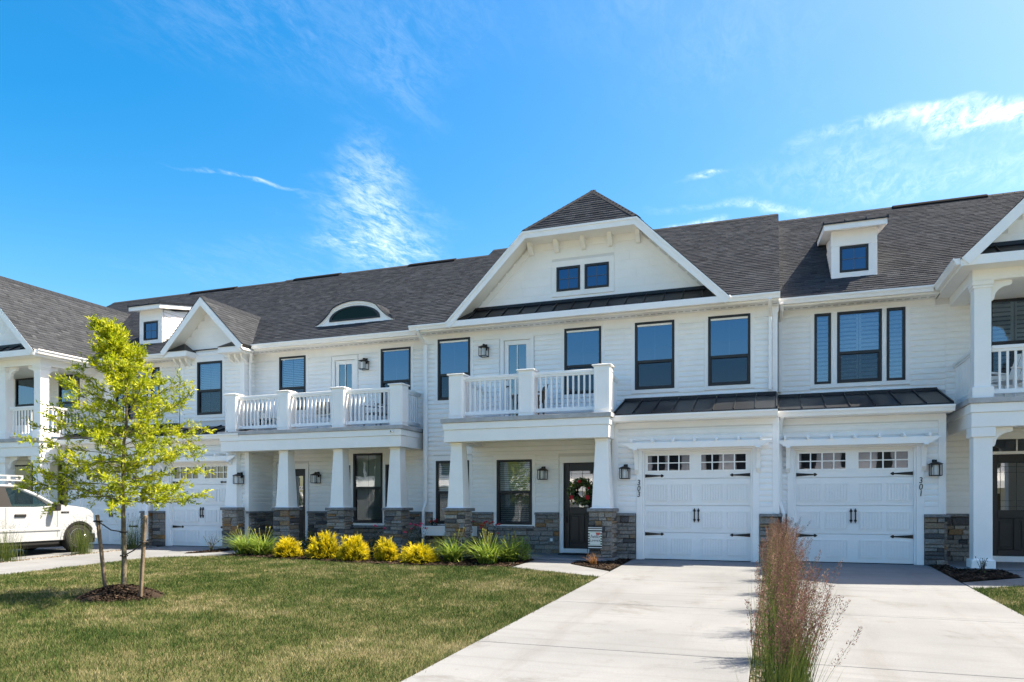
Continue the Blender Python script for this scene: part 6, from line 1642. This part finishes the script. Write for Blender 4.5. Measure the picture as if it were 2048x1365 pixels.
M['rose_leaf2'] = rand_mat('wreath_leaf', [(0, (.05, .09, .03)), (.6, (.13, .20, .06)), (1, (.26, .32, .14))], .5, .35, 'ATTR', 0, 1, 0, transl=.2)
wreath()

M['cloth_white'] = mat('flag_cloth', (.72, .73, .69), .9); M['cloth_black'] = mat('flag_black', (.02, .02, .022), .9)
M['cloth_green'] = mat('flag_pale_green', (.50, .62, .46), .9); M['cloth_red'] = mat('flag_red', (.62, .12, .10), .9)
def flag():
    x0, x1, z0, z1, y = -3.655, -3.365, .245, .69, 14.77
    b = MB(); n = 8
    for i in range(n):
        a, c = x0+(x1-x0)*i/n, x0+(x1-x0)*(i+1)/n; b.box(a, c, y, y+.004, z0, z1)
    b = MB(); b.box(x0, x1, y, y+.005, z0, z1); f = b.build('garden_flag', 'cloth_white')
    tag(f, 'striped garden flag reading hello summer at the right stone column of 303', 'flag')
    def patch(nm, m, a, c, e_, g_, d=.001): q = MB(); q.box(a, c, y-d, y-.0002, e_, g_); q.build(nm, m, f)
    for a, c in ((.655, .675), (.605, .633), (.245, .262), (.282, .312)): patch('stripe', 'cloth_black', x0, x1, a, c)
    for k in range(5):
        zz2 = .335+k*.052; patch('stripe', 'cloth_black', x0, x0+.03, zz2, zz2+.027); patch('stripe', 'cloth_black', x1-.03, x1, zz2, zz2+.027)
    patch('panel', 'cloth_green', x0+.03, x1-.03, .325, .592); patch('panel', 'cloth_white', x0+.042, x1-.042, .337, .58, .002)
    q = MB(); q.prism([(x1-.13, y-.004, .585), (x1-.03, y-.004, .585)]+[(x1-.08+.05*math.cos(-a), y-.004, .585+.06*math.sin(-a)) for a in [math.pi*i/8 for i in range(1, 8)]], (0, .0015, 0)); q.build('melon_slice', 'cloth_red', f)
    for txt, sz, zz2, sh in (('hello', .10, .50, .35), ('SUMMER', .062, .41, 0)):
        me = text_mesh(txt, sz, .0006, sh); me.materials.append(M['cloth_black']); o = bpy.data.objects.new('lettering', me); o.location = ((x0+x1)/2-.005, y-.0032, zz2); o.rotation_euler = (R(90), 0, 0); fin(o, f)
    q = MB(); q.tube([(x0-.02, y+.012, -.06), (x0-.02, y+.012, .72), (x0-.005, y+.012, .735), (x1+.02, y+.012, .735)], .005, 6); q.build('flag_stand', 'iron', f)
flag()

b = MB(); X0, X1, Y0, Y1, Z0, Z1 = -8.2, -6.82, 16.10, 16.36, .40, .63; t = .018
b.prism([(X0, Y0+.03, Z0), (X0, Y1, Z0), (X0, Y1, Z1), (X0, Y0, Z1)], (t, 0, 0)); b.prism([(X1-t, Y0+.03, Z0), (X1-t, Y1, Z0), (X1-t, Y1, Z1), (X1-t, Y0, Z1)], (t, 0, 0))
b.prism([(X0+t, Y0+.03, Z0), (X0+t, Y0, Z1), (X0+t, Y0+t, Z1), (X0+t, Y0+.03+t, Z0)], (X1-X0-2*t, 0, 0)); b.box(X0+t, X1-t, Y1-t, Y1, Z0, Z1); b.box(X0+t, X1-t, Y0+.05, Y1-t, Z0, Z0+.02)
b.box(X0-.015, X1+.015, Y0-.02, Y0-.001, Z1-.03, Z1+.005)
wbx = b.build('window_box', 'trim', None); tag(wbx, 'white planter box under the left ground window of 303', 'planter')
q = MB(); q.box(X0+.02, X1-.02, Y0+.02, Y1-.02, Z1-.06, Z1-.03); q.build('potting_soil', 'mulch', wbx)
bush('geranium', 'red geranium at the left end of the white window box', -7.9, 16.22, .15, .17, 61, 260, 'rose_leaf', (.02, .04), 'geraniums in the window box', 'red', 7, z0=.58, openness=.2, cat='flower')
bush('geranium', 'red geranium at the right end of the white window box', -6.98, 16.22, .14, .15, 62, 240, 'rose_leaf', (.02, .04), 'geraniums in the window box', 'red', 5, z0=.58, openness=.2, cat='flower')

c = MB(); c.lathe([(.03, 0), (.032, .01), (.032, .07), (.026, .085)], (-8.66, 15.49, 2.92), 'y', 14)
c.v = [(x, 15.49-(y-15.49)-.0, z) for x, y, z in c.v]
sc_ = c.build('security_camera', 'trim', None, smooth=True); tag(sc_, 'small white security camera on the porch beam of 305', 'camera')
q = MB(); q.lathe([(.018, 0), (.018, .004)], (-8.66, 15.4, 2.92), 'y', 12); q.build('lens', 'iron', sc_)
q = MB(); q.tube([(-8.66, 15.48, 2.93), (-8.66, 15.50, 2.96), (-8.66, 15.526, 2.96)], .012, 6); q.build('mount', 'trim', sc_)

b = MB(); b.box(-4.66, -3.86, 15.95, 16.38, .021, .04); tag(b.build('doormat', 'tyre', None, bevel=.005), 'dark doormat before the black 303 entry door', 'doormat')

def chair(name, label, x, y, z, rz, m, group, back=.62, tilt=.25):
    e = thing(name, label, 'chair', (x, y, z), group); Mx = Matrix.Translation((x, y, z)) @ Matrix.Rotation(rz, 4, 'Z')
    def part(nm, boxes):
        q = MB()
        for p in boxes: q.box(*p)
        q.v = [tuple(Mx @ Vector(v)) for v in q.v]; return q.build(nm, m, e, bevel=.006)
    for k in range(5): part('seat_slat', [(-.26, .26, -.26+k*.105, -.17+k*.105, .40, .425)])
    for k in range(5):
        q = MB(); xx = -.25+k*.108; q.prism([(xx, .26, .40), (xx+.085, .26, .40), (xx+.085, .28, .40), (xx, .28, .40)], (0, tilt*back, back)); q.v = [tuple(Mx @ Vector(v)) for v in q.v]; q.build('back_slat', m, e)
    for sx2 in (-.29, .26):
        for yy in (-.27, .24): part('leg', [(sx2, sx2+.04, yy, yy+.04, .0, .60)])
        part('armrest', [(sx2-.02, sx2+.06, -.30, .32, .60, .63)])
M['wicker'] = mat('brown_wicker', (.13, .085, .055), .8, var=.3, vscale=40)
M['grey_paint'] = mat('grey_chair', (.32, .32, .33), .6)
chair('porch_chair', 'white slatted chair on the 305 balcony behind the left railing bay', -12.85, 16.3, 3.07, R(20), 'trim', 'balcony chairs')
chair('porch_chair', 'white slatted chair on the 305 balcony beside the patterned cushion', -10.95, 16.35, 3.07, R(-10), 'trim', 'balcony chairs')
chair('porch_chair', 'grey slatted chair on the 305 balcony behind the right railing bay', -9.55, 16.35, 3.07, R(-25), 'grey_paint', 'balcony chairs')
chair('porch_chair', 'brown wicker chair on the 303 balcony in front of the door', -5.25, 15.7, 3.07, R(-60), 'wicker', 'balcony chairs', back=.4)
chair('porch_chair', 'white slatted chair on the 301 balcony at the right edge', 4.15, 16.1, 3.07, R(-50), 'trim', 'balcony chairs', tilt=.5)
M['pattern'] = rand_noise('patterned_cushion', (.12, .07, .05), (.62, .56, .48), 14, bump=0)
b = MB(); b.box(-11.22, -10.82, 16.02, 16.12, 3.50, 3.82); tag(b.build('cushion', 'pattern', None, bevel=.04, seg=3), 'brown and cream patterned cushion on a 305 balcony chair', 'cushion')

# ================================================================== the far side of the street (mirrored in the windows)
M['far_siding'] = mat('far_white_siding', (.80, .79, .78), .6, var=.04, vscale=1.5); M['far_roof'] = mat('far_roof', (.05, .052, .056), .9)
M['far_glass'] = mat('far_glass', (.03, .035, .04), .15)
def far_house(label, x0, x1, hgt):
    y = -19; e = thing('opposite_townhouse', label, 'house', ((x0+x1)/2, y, gz(y)), 'white townhouses across the street'); z = gz(y); xm = (x0+x1)/2
    b = MB(); b.box(x0, x1, y-10, y, z, z+hgt); b.build('wall', 'far_siding', e)
    b = MB(); b.pyz([(y+.45, z+hgt-.15), (y-5, z+hgt+3.3), (y-10.4, z+hgt-.15), (y-10.4, z+hgt-.3), (y+.45, z+hgt-.3)], x0, x1); b.build('roof', 'far_roof', e)
    b = MB(); b.box(x0+.5, x0+3.2, y+.001, y+1.0, z, z+3.0); b.pyz([(y+1.3, z+3.0), (y+.001, z+3.5), (y+.001, z+2.95), (y+1.3, z+2.95)], x0+.4, x0+3.3); b.build('garage_bay', 'far_siding', e)
    b = MB(); b.box(x0+.75, x0+2.95, y+1.001, y+1.03, z, z+2.3); b.build('garage_door', 'trim', e)
    b = MB(); b.box(x0+3.9, x1-.6, y+.001, y+1.6, z+2.6, z+3.05); b.build('porch_beam', 'trim', e)
    for k in range(3): xx = x0+4.0+(x1-x0-4.8)*k/2; b = MB(); b.box(xx, xx+.3, y+1.2, y+1.5, z, z+2.6); b.build('porch_column', 'trim', e)
    for xx, zz2, hh in ((x0+.9, 3.9, 1.4), (x0+2.0, 3.9, 1.4), (x0+4.4, 3.9, 1.4), (x0+6.4, 3.9, 1.4), (x0+4.4, .7, 1.6), (x0+6.4, .7, 1.6)):
        b = MB(); b.box(xx, xx+.85, y+.001, y+.04, z+zz2, z+zz2+hh); f = b.build('window', 'black', e); b = MB(); b.box(xx+.06, xx+.79, y+.041, y+.05, z+zz2+.06, z+zz2+hh-.06); b.build('pane', 'far_glass', f)
for i, lab in enumerate(('far beyond the pickup', 'facing the pickup', 'facing the eyebrow dormer', 'facing the clipped gable', 'facing the two right garages', 'at the right end of its row')):
    far_house('white townhouse across the street '+lab, -34+i*8.4, -34+(i+1)*8.4-.02, 5.5)
